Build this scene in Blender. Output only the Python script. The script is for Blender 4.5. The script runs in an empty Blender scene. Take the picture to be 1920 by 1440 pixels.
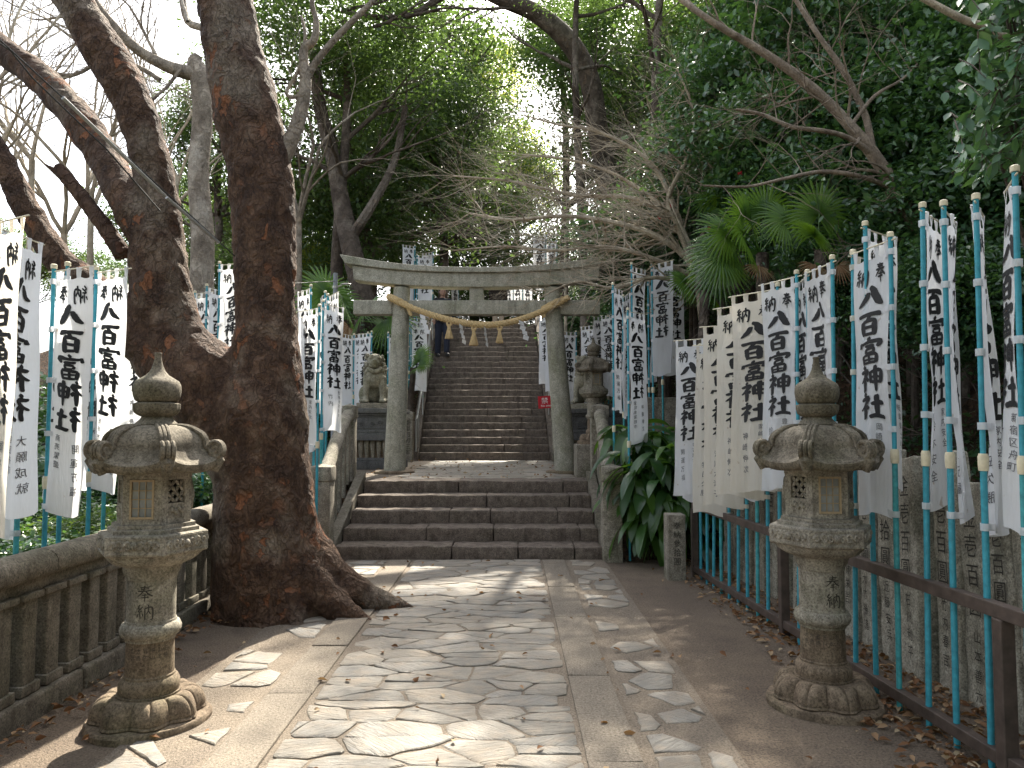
import bpy, math, random
import numpy as np
from mathutils import Vector, Matrix, noise
random.seed(7)
R = math.radians
scene = bpy.context.scene
COL = scene.collection
pi = math.pi

# ------------------------------------------------------------------ camera
EYE = 1.55
F = 1400.0
PITCH = math.atan(80 / F)
cp, sp = math.cos(PITCH), math.sin(PITCH)
cam_d = bpy.data.cameras.new("camera")
cam_d.sensor_width = 36
cam_d.lens = 36 * F / 1920
cam_d.clip_start = 0.05
cam_d.clip_end = 3000
cam = bpy.data.objects.new("camera", cam_d)
cam.location = (0, 0, EYE)
cam.rotation_euler = (pi / 2 + PITCH, 0, 0)
COL.objects.link(cam)
scene.camera = cam

def at(px, py, Y):
    dx, dz = (px - 960) / F, (720 - py) / F
    d = Vector((dx, cp - sp * dz, sp + cp * dz))
    return Vector((0, 0, EYE)) + d * (Y / d.y)

# ------------------------------------------------------------------ object helpers
def tag(o, label=None, cat=None, group=None, kind=None):
    if label:
        o["label"] = label
        if cat and not kind: kind = 'thing'
    if cat: o["category"] = cat
    if group: o["group"] = group
    if kind: o["kind"] = kind
    return o

def empty(name, loc=(0, 0, 0), rz=0, label=None, cat=None, group=None):
    o = bpy.data.objects.new(name, None)
    o.empty_display_size = 0.1
    o.location = loc
    o.rotation_euler = (0, 0, rz)
    COL.objects.link(o)
    return tag(o, label, cat, group)

def copy_tree(o, parent=None):
    c = o.copy()
    COL.objects.link(c)
    if parent: c.parent = parent
    for ch in list(o.children):
        copy_tree(ch, c)
    return c

def V3(a): return Vector(a)

class MB:
    def __init__(s): s.v = []; s.f = []
    def add(s, vs, fs, M=None):
        b = len(s.v)
        if M is not None: vs = [M @ Vector(p) for p in vs]
        s.v += [tuple(p) for p in vs]
        s.f += [tuple(b + i for i in f) for f in fs]
        return s
    def box(s, x0, x1, y0, y1, z0, z1, M=None):
        vs = [(x, y, z) for x in (x0, x1) for y in (y0, y1) for z in (z0, z1)]
        return s.add(vs, [(0, 1, 3, 2), (4, 6, 7, 5), (0, 4, 5, 1), (2, 3, 7, 6), (0, 2, 6, 4), (1, 5, 7, 3)], M)
    def tube(s, pts, rad, n=8, cap=True, M=None):
        pts = [Vector(p) for p in pts]
        if not hasattr(rad, '__len__'): rad = [rad] * len(pts)
        vs, fs = [], []
        t0 = (pts[1] - pts[0]).normalized()
        u = t0.orthogonal().normalized()
        for i, p in enumerate(pts):
            a = pts[min(i + 1, len(pts) - 1)] - pts[max(i - 1, 0)]
            t = a.normalized() if a.length > 1e-9 else t0
            u = (u - t * u.dot(t))
            u = u.normalized() if u.length > 1e-6 else t.orthogonal().normalized()
            w = t.cross(u)
            for k in range(n):
                th = 2 * pi * k / n
                vs.append(p + (u * math.cos(th) + w * math.sin(th)) * rad[i])
        for i in range(len(pts) - 1):
            for k in range(n):
                fs.append((i * n + k, i * n + (k + 1) % n, (i + 1) * n + (k + 1) % n, (i + 1) * n + k))
        if cap:
            fs.append(tuple(range(n - 1, -1, -1)))
            b = (len(pts) - 1) * n
            fs.append(tuple(range(b, b + n)))
        return s.add(vs, fs, M)
    def lathe(s, prof, n=32, fn=None, M=None, cap=True):
        vs, fs = [], []
        for j, (r, z) in enumerate(prof):
            for k in range(n):
                th = 2 * pi * k / n
                rr, zz = (r, z) if fn is None else fn(r, z, th, j)
                vs.append((rr * math.cos(th), rr * math.sin(th), zz))
        for j in range(len(prof) - 1):
            for k in range(n):
                fs.append((j * n + k, j * n + (k + 1) % n, (j + 1) * n + (k + 1) % n, (j + 1) * n + k))
        if cap:
            fs.append(tuple(range(n - 1, -1, -1)))
            b = (len(prof) - 1) * n
            fs.append(tuple(range(b, b + n)))
        return s.add(vs, fs, M)
    def stone(s, x0, x1, y0, y1, z0, z1, step=0.08, bev=0.012, amp=0.006, freq=9.0, M=None, seed=0.0):
        """a rounded, slightly uneven block of stone"""
        lo = Vector((x0, y0, z0)); hi = Vector((x1, y1, z1)); dim = hi - lo
        bev = min(bev, min(dim) * 0.3)
        def axis(a):
            n = max(1, int((hi[a] - lo[a] - 2 * bev) / step))
            xs = [lo[a], lo[a] + bev * .4, lo[a] + bev]
            xs += [lo[a] + bev + (hi[a] - lo[a] - 2 * bev) * i / n for i in range(1, n)]
            xs += [hi[a] - bev, hi[a] - bev * .4, hi[a]]
            return xs
        ax = [axis(0), axis(1), axis(2)]
        for a in range(3):
            b, c = (a + 1) % 3, (a + 2) % 3
            for side in (0, 1):
                vs, fs = [], []
                B, Cc = ax[b], ax[c]
                for i in B:
                    for j in Cc:
                        p = Vector((0, 0, 0))
                        p[a] = hi[a] if side else lo[a]; p[b] = i; p[c] = j
                        q = Vector([min(max(p[k], lo[k] + bev), hi[k] - bev) for k in range(3)])
                        d = p - q
                        if d.length > 1e-9: p = q + d.normalized() * bev
                        nv = noise.noise_vector((p + Vector((seed, seed * 1.7, 0))) * freq) * amp
                        nv += noise.noise_vector((p + Vector((seed, 3, seed))) * freq * 3.3) * amp * .35
                        vs.append(p + nv)
                m = len(Cc)
                for i in range(len(B) - 1):
                    for j in range(m - 1):
                        q = (i * m + j, (i + 1) * m + j, (i + 1) * m + j + 1, i * m + j + 1)
                        fs.append(q if side else q[::-1])
                s.add(vs, fs, M)
        return s
    def ell(s, c, r, n=12, m=8, M=None):
        vs, fs = [], []
        for j in range(m + 1):
            ph = pi * j / m
            for k in range(n):
                th = 2 * pi * k / n
                vs.append((c[0] + r[0] * math.sin(ph) * math.cos(th), c[1] + r[1] * math.sin(ph) * math.sin(th), c[2] + r[2] * math.cos(ph)))
        for j in range(m):
            for k in range(n):
                fs.append((j * n + k, (j + 1) * n + k, (j + 1) * n + (k + 1) % n, j * n + (k + 1) % n))
        return s.add(vs, fs, M)
    def build(s, name, mat, parent=None, smooth=True, angle=40):
        me = bpy.data.meshes.new(name)
        me.from_pydata(s.v, [], s.f)
        me.validate()
        if smooth:
            me.polygons.foreach_set("use_smooth", [True] * len(me.polygons))
            try: me.set_sharp_from_angle(angle=R(angle))
            except Exception: pass
        if mat: me.materials.append(mat)
        o = bpy.data.objects.new(name, me)
        COL.objects.link(o)
        if parent: o.parent = parent
        return o

def remesh(o, voxel, smooth_it=4, disp=0, dscale=0.2):
    m = o.modifiers.new("remesh", 'REMESH'); m.mode = 'VOXEL'; m.voxel_size = voxel; m.use_smooth_shade = True
    if smooth_it:
        k = o.modifiers.new("smooth", 'SMOOTH'); k.factor = .6; k.iterations = smooth_it
    if disp:
        t = bpy.data.textures.new("lumps", 'CLOUDS'); t.noise_scale = dscale; t.noise_depth = 3
        d = o.modifiers.new("lumps", 'DISPLACE'); d.texture = t; d.strength = disp; d.mid_level = .5
    return o

# ------------------------------------------------------------------ materials
class NT:
    def __init__(s, name):
        s.m = bpy.data.materials.new(name); s.m.use_nodes = True
        s.t = s.m.node_tree; s.t.nodes.clear()
        s.out = s.n('ShaderNodeOutputMaterial')
    def n(s, typ, **kw):
        x = s.t.nodes.new(typ)
        for k, v in kw.items(): setattr(x, k, v)
        return x
    def l(s, a, b): s.t.links.new(a, b)
    def val(s, sock, v):
        if hasattr(v, 'is_linked') or isinstance(v, bpy.types.NodeSocket): s.l(v, sock)
        else: sock.default_value = v
    def pos(s, scale=(1, 1, 1), obj=False):
        if obj: src = s.n('ShaderNodeTexCoord').outputs['Object']
        else: src = s.n('ShaderNodeNewGeometry').outputs['Position']
        mp = s.n('ShaderNodeMapping'); s.l(src, mp.inputs[0]); mp.inputs['Scale'].default_value = scale
        return mp.outputs[0]
    def noise(s, vec, scale, detail=4, rough=.55, dist=0):
        x = s.n('ShaderNodeTexNoise'); s.l(vec, x.inputs['Vector'])
        x.inputs['Scale'].default_value = scale; x.inputs['Detail'].default_value = detail
        x.inputs['Roughness'].default_value = rough; x.inputs['Distortion'].default_value = dist
        return x.outputs['Fac']
    def voro(s, vec, scale, feature='F1', out='Distance'):
        x = s.n('ShaderNodeTexVoronoi', feature=feature); s.l(vec, x.inputs['Vector']); x.inputs['Scale'].default_value = scale
        return x.outputs[out]
    def ramp(s, fac, stops, interp='LINEAR'):
        r = s.n('ShaderNodeValToRGB'); r.color_ramp.interpolation = interp
        s.l(fac, r.inputs[0]); e = r.color_ramp.elements
        while len(e) < len(stops): e.new(.5)
        for i, (p, c) in enumerate(stops):
            e[i].position = p
            e[i].color = (*c, 1) if hasattr(c, '__len__') else (c, c, c, 1)
        return r.outputs[0]
    def mix(s, fac, a, b, mode='MIX'):
        x = s.n('ShaderNodeMix', data_type='RGBA', blend_type=mode)
        s.val(x.inputs[0], fac)
        for i, v in ((6, a), (7, b)):
            if isinstance(v, tuple): x.inputs[i].default_value = (*v, 1)
            else: s.l(v, x.inputs[i])
        return x.outputs[2]
    def math(s, op, a, b=0.0):
        x = s.n('ShaderNodeMath', operation=op); s.val(x.inputs[0], a); s.val(x.inputs[1], b)
        return x.outputs[0]
    def rnd(s): return s.n('ShaderNodeNewGeometry').outputs['Random Per Island']
    def bump(s, h, strength=.4, dist=.01, base=None):
        b = s.n('ShaderNodeBump'); s.l(h, b.inputs['Height']); b.inputs['Strength'].default_value = strength
        b.inputs['Distance'].default_value = dist
        if base is not None: s.l(base, b.inputs['Normal'])
        return b.outputs[0]
    def bsdf(s, color, rough=.8, normal=None, spec=.3, metal=0, trans=0, trcol=None):
        p = s.n('ShaderNodeBsdfPrincipled')
        if isinstance(color, tuple): p.inputs['Base Color'].default_value = (*color, 1)
        else: s.l(color, p.inputs['Base Color'])
        s.val(p.inputs['Roughness'], rough); p.inputs['Specular IOR Level'].default_value = spec
        p.inputs['Metallic'].default_value = metal
        if normal is not None: s.l(normal, p.inputs['Normal'])
        o = p.outputs[0]
        if trans:
            t = s.n('ShaderNodeBsdfTranslucent')
            c = trcol if trcol is not None else color
            if isinstance(c, tuple): t.inputs[0].default_value = (*c, 1)
            else: s.l(c, t.inputs[0])
            mx = s.n('ShaderNodeMixShader'); mx.inputs[0].default_value = trans
            s.l(o, mx.inputs[1]); s.l(t.outputs[0], mx.inputs[2]); o = mx.outputs[0]
        s.l(o, s.out.inputs[0])
        return s.m

def stone_mat(name, light, dark, moss=(.10, .11, .05), mossamt=.45, scale=1.0, bump=.5, speck=1.0, rough=.9, warm=None):
    t = NT(name); v = t.pos()
    big = t.noise(v, 2.2 * scale, 5, .6)
    mid = t.noise(v, 11 * scale, 4, .6)
    fine = t.noise(v, 85, 4, .75)
    gr = t.noise(v, 300, 2, .6)
    c = t.mix(t.ramp(mid, [(.3, 0), (.7, 1)]), dark, light)
    c = t.mix(t.ramp(big, [(.5, 0), (.68, mossamt)]), c, moss)
    c = t.mix(t.ramp(t.noise(v, 34, 3, .6), [(.57, 0), (.66, .4)]), c, tuple(min(1, x * 1.35) for x in light))
    c = t.mix(t.ramp(t.noise(v, 26, 4, .7), [(.30, .55), (.43, 0)]), c, tuple(x * .5 for x in dark))
    sp_ = t.ramp(fine, [(.36, .30), (.5, 1.0), (.66, 1.5)])
    c = t.mix(.75 * speck, c, sp_, 'MULTIPLY')
    stain = t.noise(t.pos((5, 5, .8)), 2.5, 4, .65)
    c = t.mix(t.ramp(stain, [(.52, 0), (.72, .6)]), c, tuple(x * .45 for x in dark))
    h = t.math('ADD', t.math('MULTIPLY', mid, .5), t.math('ADD', t.math('MULTIPLY', fine, .35), t.math('MULTIPLY', gr, .15)))
    return t.bsdf(c, rough, t.bump(h, bump, .012), .25)

M = {}
M['granite'] = stone_mat('granite_weathered', (.33, .30, .245), (.165, .145, .115), mossamt=.45, bump=.7)
M['granite_dark'] = stone_mat('granite_roof', (.20, .175, .135), (.10, .083, .06), moss=(.07, .072, .033), mossamt=.5)
M['granite_brown'] = stone_mat('granite_base', (.215, .165, .115), (.105, .076, .052), mossamt=.3)
M['torii'] = stone_mat('torii_granite', (.38, .365, .30), (.25, .24, .19), moss=(.17, .18, .10), mossamt=.5, bump=.35)
M['step'] = stone_mat('step_stone', (.195, .16, .13), (.09, .07, .057), mossamt=.1, bump=.9)
M['concrete'] = stone_mat('balustrade_concrete', (.215, .19, .15), (.11, .095, .073), moss=(.072, .072, .042), mossamt=.6, bump=.5)
M['kerb'] = stone_mat('kerb_concrete', (.20, .175, .14), (.10, .085, .065), mossamt=.3, bump=.8)
M['slab'] = stone_mat('slab_stone', (.42, .39, .32), (.25, .225, .18), moss=(.10, .10, .07), mossamt=.7, scale=1.6, bump=.9)
M['pedestal'] = stone_mat('pedestal_stone', (.13, .13, .13), (.085, .085, .085), mossamt=.2, bump=.3)
M['lion'] = stone_mat('lion_stone', (.34, .32, .25), (.17, .16, .12), mossamt=.6)

def pave_mat():
    t = NT('flagstone'); r = t.rnd(); v = t.pos()
    # every stone has its own grain direction
    vr = t.n('ShaderNodeVectorRotate', rotation_type='Z_AXIS'); t.l(v, vr.inputs['Vector'])
    t.l(t.math('MULTIPLY', t.math('SUBTRACT', r, .5), 1.6), vr.inputs['Angle'])
    mp = t.n('ShaderNodeMapping'); t.l(vr.outputs[0], mp.inputs[0]); mp.inputs['Scale'].default_value = (1.2, 9, 1)
    grain = t.noise(mp.outputs[0], 6, 6, .65, .6)
    mid = t.noise(v, 9, 5, .6); fine = t.noise(v, 220, 3, .6)
    base = t.ramp(r, [(0, (.20, .195, .18)), (.25, (.265, .24, .20)), (.5, (.175, .165, .145)), (.75, (.30, .265, .215)), (1, (.23, .22, .20))])
    c = t.mix(t.ramp(grain, [(.3, .0), (.7, .55)]), base, (.165, .145, .12))
    c = t.mix(t.ramp(mid, [(.45, 0), (.75, .5)]), c, (.33, .25, .17))
    c = t.mix(.4, c, t.ramp(fine, [(.3, .55), (.7, 1.3)]), 'MULTIPLY')
    crack = t.ramp(t.noise(mp.outputs[0], 2.2, 3, .5, 1.2), [(.47, 1), (.497, .0), (.503, .0), (.53, 1)])
    h = t.math('ADD', t.math('MULTIPLY', grain, .8), t.math('ADD', t.math('MULTIPLY', mid, .5), t.math('MULTIPLY', crack, .12)))
    h = t.math('ADD', h, t.math('MULTIPLY', fine, .12))
    return t.bsdf(c, .62, t.bump(h, .9, .02), .4)
M['flag'] = pave_mat()

def mortar_mat(name, a, b, cc, bump=.7, rough=.9):
    t = NT(name); v = t.pos()
    big = t.noise(v, 1.1, 5, .6); fine = t.noise(v, 75, 4, .8); grit = t.voro(v, 120)
    c = t.mix(t.ramp(big, [(.35, 0), (.65, 1)]), a, b)
    c = t.mix(t.ramp(t.noise(v, 5, 5, .65), [(.5, 0), (.7, .6)]), c, cc)
    c = t.mix(.8, c, t.ramp(fine, [(.35, .35), (.5, .95), (.68, 1.6)]), 'MULTIPLY')
    h = t.math('ADD', t.math('MULTIPLY', grit, .5), t.math('ADD', fine, t.math('MULTIPLY', big, 1.5)))
    return t.bsdf(c, rough, t.bump(h, bump, .012), .25)
M['mortar'] = mortar_mat('mortar', (.205, .168, .128), (.155, .127, .10), (.24, .195, .145))
M['asphalt'] = mortar_mat('pavement_grit', (.145, .112, .085), (.20, .155, .113), (.105, .083, .066), 1.0)
M['band'] = mortar_mat('concrete_band', (.20, .17, .135), (.17, .145, .115), (.23, .195, .15), .5)

def soil_mat():
    t = NT('leaf_litter_soil'); v = t.pos()
    cell = t.voro(v, 22, out='Color'); d = t.voro(v, 22)
    c = t.ramp(t.noise(cell, 3, 1), [(.3, (.035, .024, .016)), (.5, (.075, .048, .03)), (.62, (.13, .075, .045)), (.8, (.05, .045, .02))])
    c = t.mix(t.ramp(t.noise(v, .7, 4), [(.45, 0), (.62, .6)]), c, (.025, .030, .012))
    return t.bsdf(c, .9, t.bump(t.math('ADD', d, t.noise(v, 60, 3)), 1.0, .04), .2)
M['soil'] = soil_mat()

def bark_mat(name, base, dark, pale, orange, scale=1.0, orange_amt=1.0, bump=1.0):
    t = NT(name); v0 = t.pos((1, 1, .75))
    nz = t.n('ShaderNodeTexNoise'); t.l(v0, nz.inputs['Vector']); nz.inputs['Scale'].default_value = 7 * scale; nz.inputs['Detail'].default_value = 4
    mx = t.n('ShaderNodeMix', data_type='VECTOR'); mx.inputs[0].default_value = .24
    t.l(v0, mx.inputs[4]); t.l(nz.outputs['Color'], mx.inputs[5]); v = mx.outputs[1]
    e = t.voro(v, 19 * scale, 'F1'); e2 = t.voro(v, 44 * scale, 'F1')
    cell = t.voro(v, 19 * scale, out='Color')
    edge = t.voro(v, 19 * scale, 'DISTANCE_TO_EDGE')
    big = t.noise(v0, 1.5 * scale, 4, .6); fine = t.noise(v0, 70, 4, .7)
    c = t.mix(t.ramp(t.noise(v0, 6 * scale, 5, .65), [(.35, 0), (.68, 1)]), dark, base)
    c = t.mix(t.ramp(big, [(.5, 0), (.64, .8)]), c, pale)
    sel = t.ramp(t.math('MULTIPLY', t.noise(cell, 5, 0), t.noise(v0, 2.6 * scale, 2)), [(.36, 0), (.43, orange_amt)])
    c = t.mix(sel, c, orange)
    c = t.mix(t.math('MULTIPLY', t.ramp(edge, [(.0, .55), (.04, 0)]), t.ramp(t.noise(v0, 4, 3), [(.42, 0), (.6, 1)])), c, tuple(x * .35 for x in dark))
    c = t.mix(.35, c, t.ramp(t.noise(cell, 7, 0), [(.35, .55), (.65, 1.4)]), 'MULTIPLY')
    c = t.mix(.7, c, t.ramp(fine, [(.3, .55), (.7, 1.35)]), 'MULTIPLY')
    h = t.math('ADD', t.math('MULTIPLY', e, 1.2), t.math('ADD', t.math('MULTIPLY', e2, .5), t.math('MULTIPLY', fine, .35)))
    h = t.math('ADD', h, t.ramp(edge, [(0, 0), (.05, .5)]))
    return t.bsdf(c, .85, t.bump(h, bump, .025), .25)
M['bark_big'] = bark_mat('bark_scaly', (.135, .080, .050), (.055, .032, .022), (.21, .175, .135), (.20, .085, .042))
M['bark_far'] = bark_mat('bark_brown', (.12, .095, .075), (.06, .045, .035), (.20, .17, .14), (.16, .10, .06), .7, .3)
M['bark_pale'] = bark_mat('bark_pale', (.34, .29, .23), (.17, .14, .11), (.44, .40, .34), (.30, .22, .15), .8, .3, .8)
M['twig'] = bark_mat('twig_bark', (.44, .375, .28), (.27, .22, .16), (.50, .44, .34), (.27, .17, .12), 1, .3, .3)
M['twig_brown'] = bark_mat('twig_bark_brown', (.27, .215, .16), (.15, .115, .085), (.34, .28, .22), (.2, .13, .09), 1, .3, .4)
M['twig_dark'] = bark_mat('twig_bark_dark', (.13, .105, .085), (.07, .055, .045), (.20, .17, .14), (.12, .08, .06), 1, .3, .3)
M['deadwood'] = bark_mat('dead_wood', (.10, .055, .035), (.05, .03, .022), (.16, .10, .07), (.16, .07, .04), .6, .5)

def leaf_mat(name, stops, rough=.4, trans=.35, trcol=(.25, .38, .04), spec=.5):
    t = NT(name); r = t.rnd()
    c = t.ramp(r, stops)
    return t.bsdf(c, rough, None, spec, 0, trans, trcol)
M['leaf_dark'] = leaf_mat('leaf_evergreen', [(0, (.020, .046, .018)), (.35, (.038, .076, .024)), (.7, (.062, .110, .030)), (1, (.13, .17, .04))], .42, .38, (.13, .215, .04))
M['leaf_mid'] = leaf_mat('leaf_broad', [(0, (.02, .055, .018)), (.5, (.045, .10, .025)), (1, (.11, .17, .035))], .45, .36, (.16, .25, .04))
M['leaf_yellow'] = leaf_mat('leaf_yellow_backlit', [(0, (.06, .10, .015)), (.5, (.13, .18, .03)), (1, (.22, .25, .04))], .5, .5, (.5, .55, .05))  # yellow-green stands for sunlit, backlit leaves; the light is in the colour
M['leaf_glossy'] = leaf_mat('leaf_camellia', [(0, (.020, .056, .028)), (.5, (.042, .100, .044)), (1, (.09, .17, .06))], .28, .25, (.12, .25, .04), .6)
M['leaf_big'] = leaf_mat('leaf_pale_glossy', [(0, (.04, .11, .055)), (.5, (.08, .17, .085)), (1, (.13, .24, .12))], .33, .25, (.15, .3, .06), .6)
M['leaf_blade'] = leaf_mat('leaf_blade', [(0, (.014, .042, .018)), (.5, (.03, .08, .024)), (1, (.075, .15, .03))], .3, .3, (.2, .4, .03), .6)
M['palm'] = leaf_mat('palm_blade', [(0, (.02, .06, .02)), (.5, (.045, .11, .025)), (1, (.10, .18, .03))], .38, .35, (.28, .5, .03), .6)
M['leaf_dry'] = leaf_mat('leaf_dry', [(0, (.10, .045, .02)), (.4, (.20, .10, .05)), (.75, (.32, .21, .12)), (1, (.42, .34, .22))], .8, .2, (.3, .16, .05), .2)

def plain(name, col, rough=.5, metal=0, spec=.4, var=.15, bump=.1, scale=30, trans=0, trcol=None):
    t = NT(name); v = t.pos(); n = t.noise(v, scale, 4, .6)
    c = t.mix(t.ramp(n, [(.3, 0), (.7, 1)]), tuple(x * (1 - var) for x in col), tuple(min(1, x * (1 + var)) for x in col))
    return t.bsdf(c, rough, t.bump(n, bump, .004), spec, metal, trans, trcol)
M['pole'] = plain('pole_turquoise', (.04, .28, .36), .42, var=.22)
M['pole_old'] = plain('pole_turquoise_faded', (.05, .30, .33), .5, var=.3)
M['cream'] = plain('cream_plastic', (.62, .56, .40), .5)
M['rod'] = plain('rod_white', (.62, .57, .42), .5)
M['steel'] = plain('brown_steel', (.075, .055, .045), .5, var=.35, bump=.3, scale=14)
M['ink'] = plain('ink', (.012, .012, .013), .75, var=.3)
M['ink_thin'] = plain('ink_thin', (.11, .11, .12), .8)
M['engrave'] = plain('engraving', (.045, .04, .033), .95)
M['wood'] = plain('window_wood', (.33, .25, .15), .6, scale=60)
M['paper'] = plain('window_paper', (.22, .23, .22), .4, var=.3, scale=9)
M['void'] = plain('recess_shade', (.02, .019, .017), .95)  # near-black tone standing in for the shade inside the fire box
M['straw'] = plain('rope_straw', (.52, .38, .19), .8, var=.35, scale=70, bump=.8)
M['shide'] = plain('paper_white', (.8, .8, .8), .7, var=.03, trans=.3, trcol=(.8, .8, .8))
M['red'] = plain('red_paint', (.50, .015, .03), .4, var=.1)
M['white'] = plain('white_letter', (.8, .8, .8), .6, var=.02)
M['metal'] = plain('rail_metal', (.40, .40, .38), .4, metal=.6)
M['grey'] = plain('pole_grey', (.22, .24, .26), .6)
M['black'] = plain('cable_black', (.03, .03, .03), .6)
M['skin'] = plain('skin', (.42, .25, .18), .6, var=.06)
M['jacket'] = plain('dark_jacket', (.018, .02, .028), .8)
M['brownshirt'] = plain('dark_brown_top', (.022, .016, .013), .85, var=.05)
M['trousers'] = plain('navy_trousers', (.02, .024, .04), .85)
M['khaki'] = plain('beige_trousers', (.35, .30, .24), .85)
M['hair'] = plain('hair_dark', (.03, .025, .022), .6)
M['flower'] = plain('flower_red', (.55, .02, .03), .5)

def cloth_mat(name, col, tr=.52):
    t = NT(name); v = t.pos()
    big = t.noise(v, 3.0, 4, .6); weave = t.noise(v, 500, 2)
    c = t.mix(t.ramp(big, [(.4, 0), (.7, .5)]), col, tuple(x * y for x, y in zip(col, (.93, .90, .84))))
    spots = t.ramp(t.noise(v, 14, 2, .5), [(.72, 0), (.76, .5)])
    c = t.mix(spots, c, (.45, .33, .22))
    wr = t.noise(t.pos((6, 6, .9)), 3.5, 3, .6)
    return t.bsdf(c, .85, t.bump(t.math('ADD', t.math('MULTIPLY', wr, 3.0), t.math('MULTIPLY', weave, .1)), .45, .02), .15, 0, tr, c)
M['cloth_white'] = cloth_mat('cloth_white', (.82, .83, .85))
M['cloth_cream'] = cloth_mat('cloth_cream', (.80, .76, .68))
M['cloth_shaded'] = cloth_mat('cloth_white_shaded', (.78, .79, .82), .35)  # shade put into the cloth: darker, less translucent copy for far banners

ORD = ['first', 'second', 'third', 'fourth', 'fifth', 'sixth', 'seventh', 'eighth', 'ninth', 'tenth', 'eleventh', 'twelfth', 'thirteenth',
       'fourteenth', 'fifteenth', 'sixteenth', 'seventeenth', 'eighteenth', 'nineteenth', 'twentieth', 'twenty-first', 'twenty-second',
       'twenty-third', 'twenty-fourth', 'twenty-fifth', 'twenty-sixth', 'twenty-seventh', 'twenty-eighth', 'twenty-ninth', 'thirtieth']

# ------------------------------------------------------------------ glyphs
_gc = {}
def font_glyph(ch):
    """outline of one character as (points in 0..1, faces)"""
    if ch in _gc: return _gc[ch]
    cu = bpy.data.curves.new("glyph", 'FONT'); cu.body = ch; cu.size = 1; cu.resolution_u = 2; cu.fill_mode = 'BOTH'
    o = bpy.data.objects.new("glyph", cu); COL.objects.link(o)
    dg = bpy.context.evaluated_depsgraph_get()
    me = bpy.data.meshes.new_from_object(o.evaluated_get(dg))
    vs = [(p.co.x, p.co.y) for p in me.vertices]; fs = [tuple(p.vertices) for p in me.polygons]
    bpy.data.objects.remove(o); bpy.data.curves.remove(cu); bpy.data.meshes.remove(me)
    if not vs: vs = [(0, 0)]
    if ord(ch) > 0x2000:
        g = ([(x / 1.0, (y + .12) / 1.0) for x, y in vs], fs, 1.0)
    else:
        g = (vs, fs, max(x for x, y in vs) + .08)
    _gc[ch] = g
    return g

SHI = [[(22, 4, 9), (30, 13, 12)], [(6, 28, 8), (38, 22, 12), (26, 42, 9), (6, 60, 5)], [(24, 42, 10), (26, 70, 11), (25, 97, 8)], [(31, 46, 8), (42, 58, 10)]]
BR = {
 '八': [[(42, 34, 10), (36, 52, 15), (24, 70, 12), (6, 84, 5)], [(46, 14, 10), (60, 24, 16), (70, 46, 20), (82, 66, 19), (99, 80, 7)]],
 '百': [[(8, 20, 11), (50, 14, 10), (92, 16, 14)], [(52, 18, 10), (46, 30, 9), (36, 42, 6)], [(26, 38, 12), (28, 66, 12), (31, 94, 10)],
        [(28, 42, 9), (66, 36, 12), (72, 60, 14), (70, 94, 12)], [(32, 64, 8), (66, 61, 8)], [(32, 88, 8), (68, 86, 8)]],
 '富': [[(48, 0, 10), (53, 12, 12)], [(14, 16, 9), (9, 34, 11)], [(16, 22, 8), (60, 16, 9), (94, 16, 13), (80, 34, 8)], [(32, 34, 7), (72, 30, 8)],
        [(35, 44, 8), (38, 58, 7)], [(36, 45, 6), (68, 41, 8), (64, 57, 7)], [(38, 57, 5), (64, 55, 6)],
        [(22, 66, 10), (27, 97, 9)], [(24, 68, 7), (76, 62, 10), (75, 96, 10)], [(28, 81, 6), (74, 79, 6)], [(50, 66, 7), (50, 94, 7)], [(28, 94, 7), (74, 92, 7)]],
 '神': SHI + [[(50, 26, 10), (53, 68, 9)], [(52, 28, 8), (92, 22, 12), (90, 68, 9)], [(54, 46, 7), (88, 43, 7)], [(54, 65, 8), (88, 62, 8)], [(71, 2, 12), (72, 50, 11), (71, 99, 5)]],
 '社': SHI + [[(52, 42, 10), (94, 34, 12)], [(72, 10, 13), (74, 50, 12), (73, 88, 11)], [(44, 92, 10), (70, 86, 12), (99, 88, 10)]],
 '奉': [[(22, 14, 9), (78, 10, 10)], [(26, 26, 8), (74, 22, 9)], [(12, 39, 9), (90, 33, 11)], [(48, 2, 10), (42, 34, 11), (8, 68, 5)], [(54, 36, 9), (70, 52, 13), (96, 66, 8)],
        [(34, 60, 7), (66, 57, 8)], [(28, 74, 8), (72, 70, 9)], [(50, 46, 10), (51, 99, 7)]],
 '納': [[(28, 4, 9), (14, 24, 9), (28, 30, 8)], [(40, 18, 8), (14, 46, 9), (38, 42, 8)], [(26, 46, 9), (26, 92, 8)], [(15, 58, 9), (6, 80, 6)], [(36, 56, 8), (44, 72, 9)],
        [(52, 28, 11), (54, 96, 9)], [(53, 30, 8), (92, 25, 12), (92, 88, 11), (80, 92, 6)], [(72, 6, 10), (71, 38, 9), (58, 64, 6)], [(72, 42, 8), (84, 62, 10)]],
}
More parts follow.
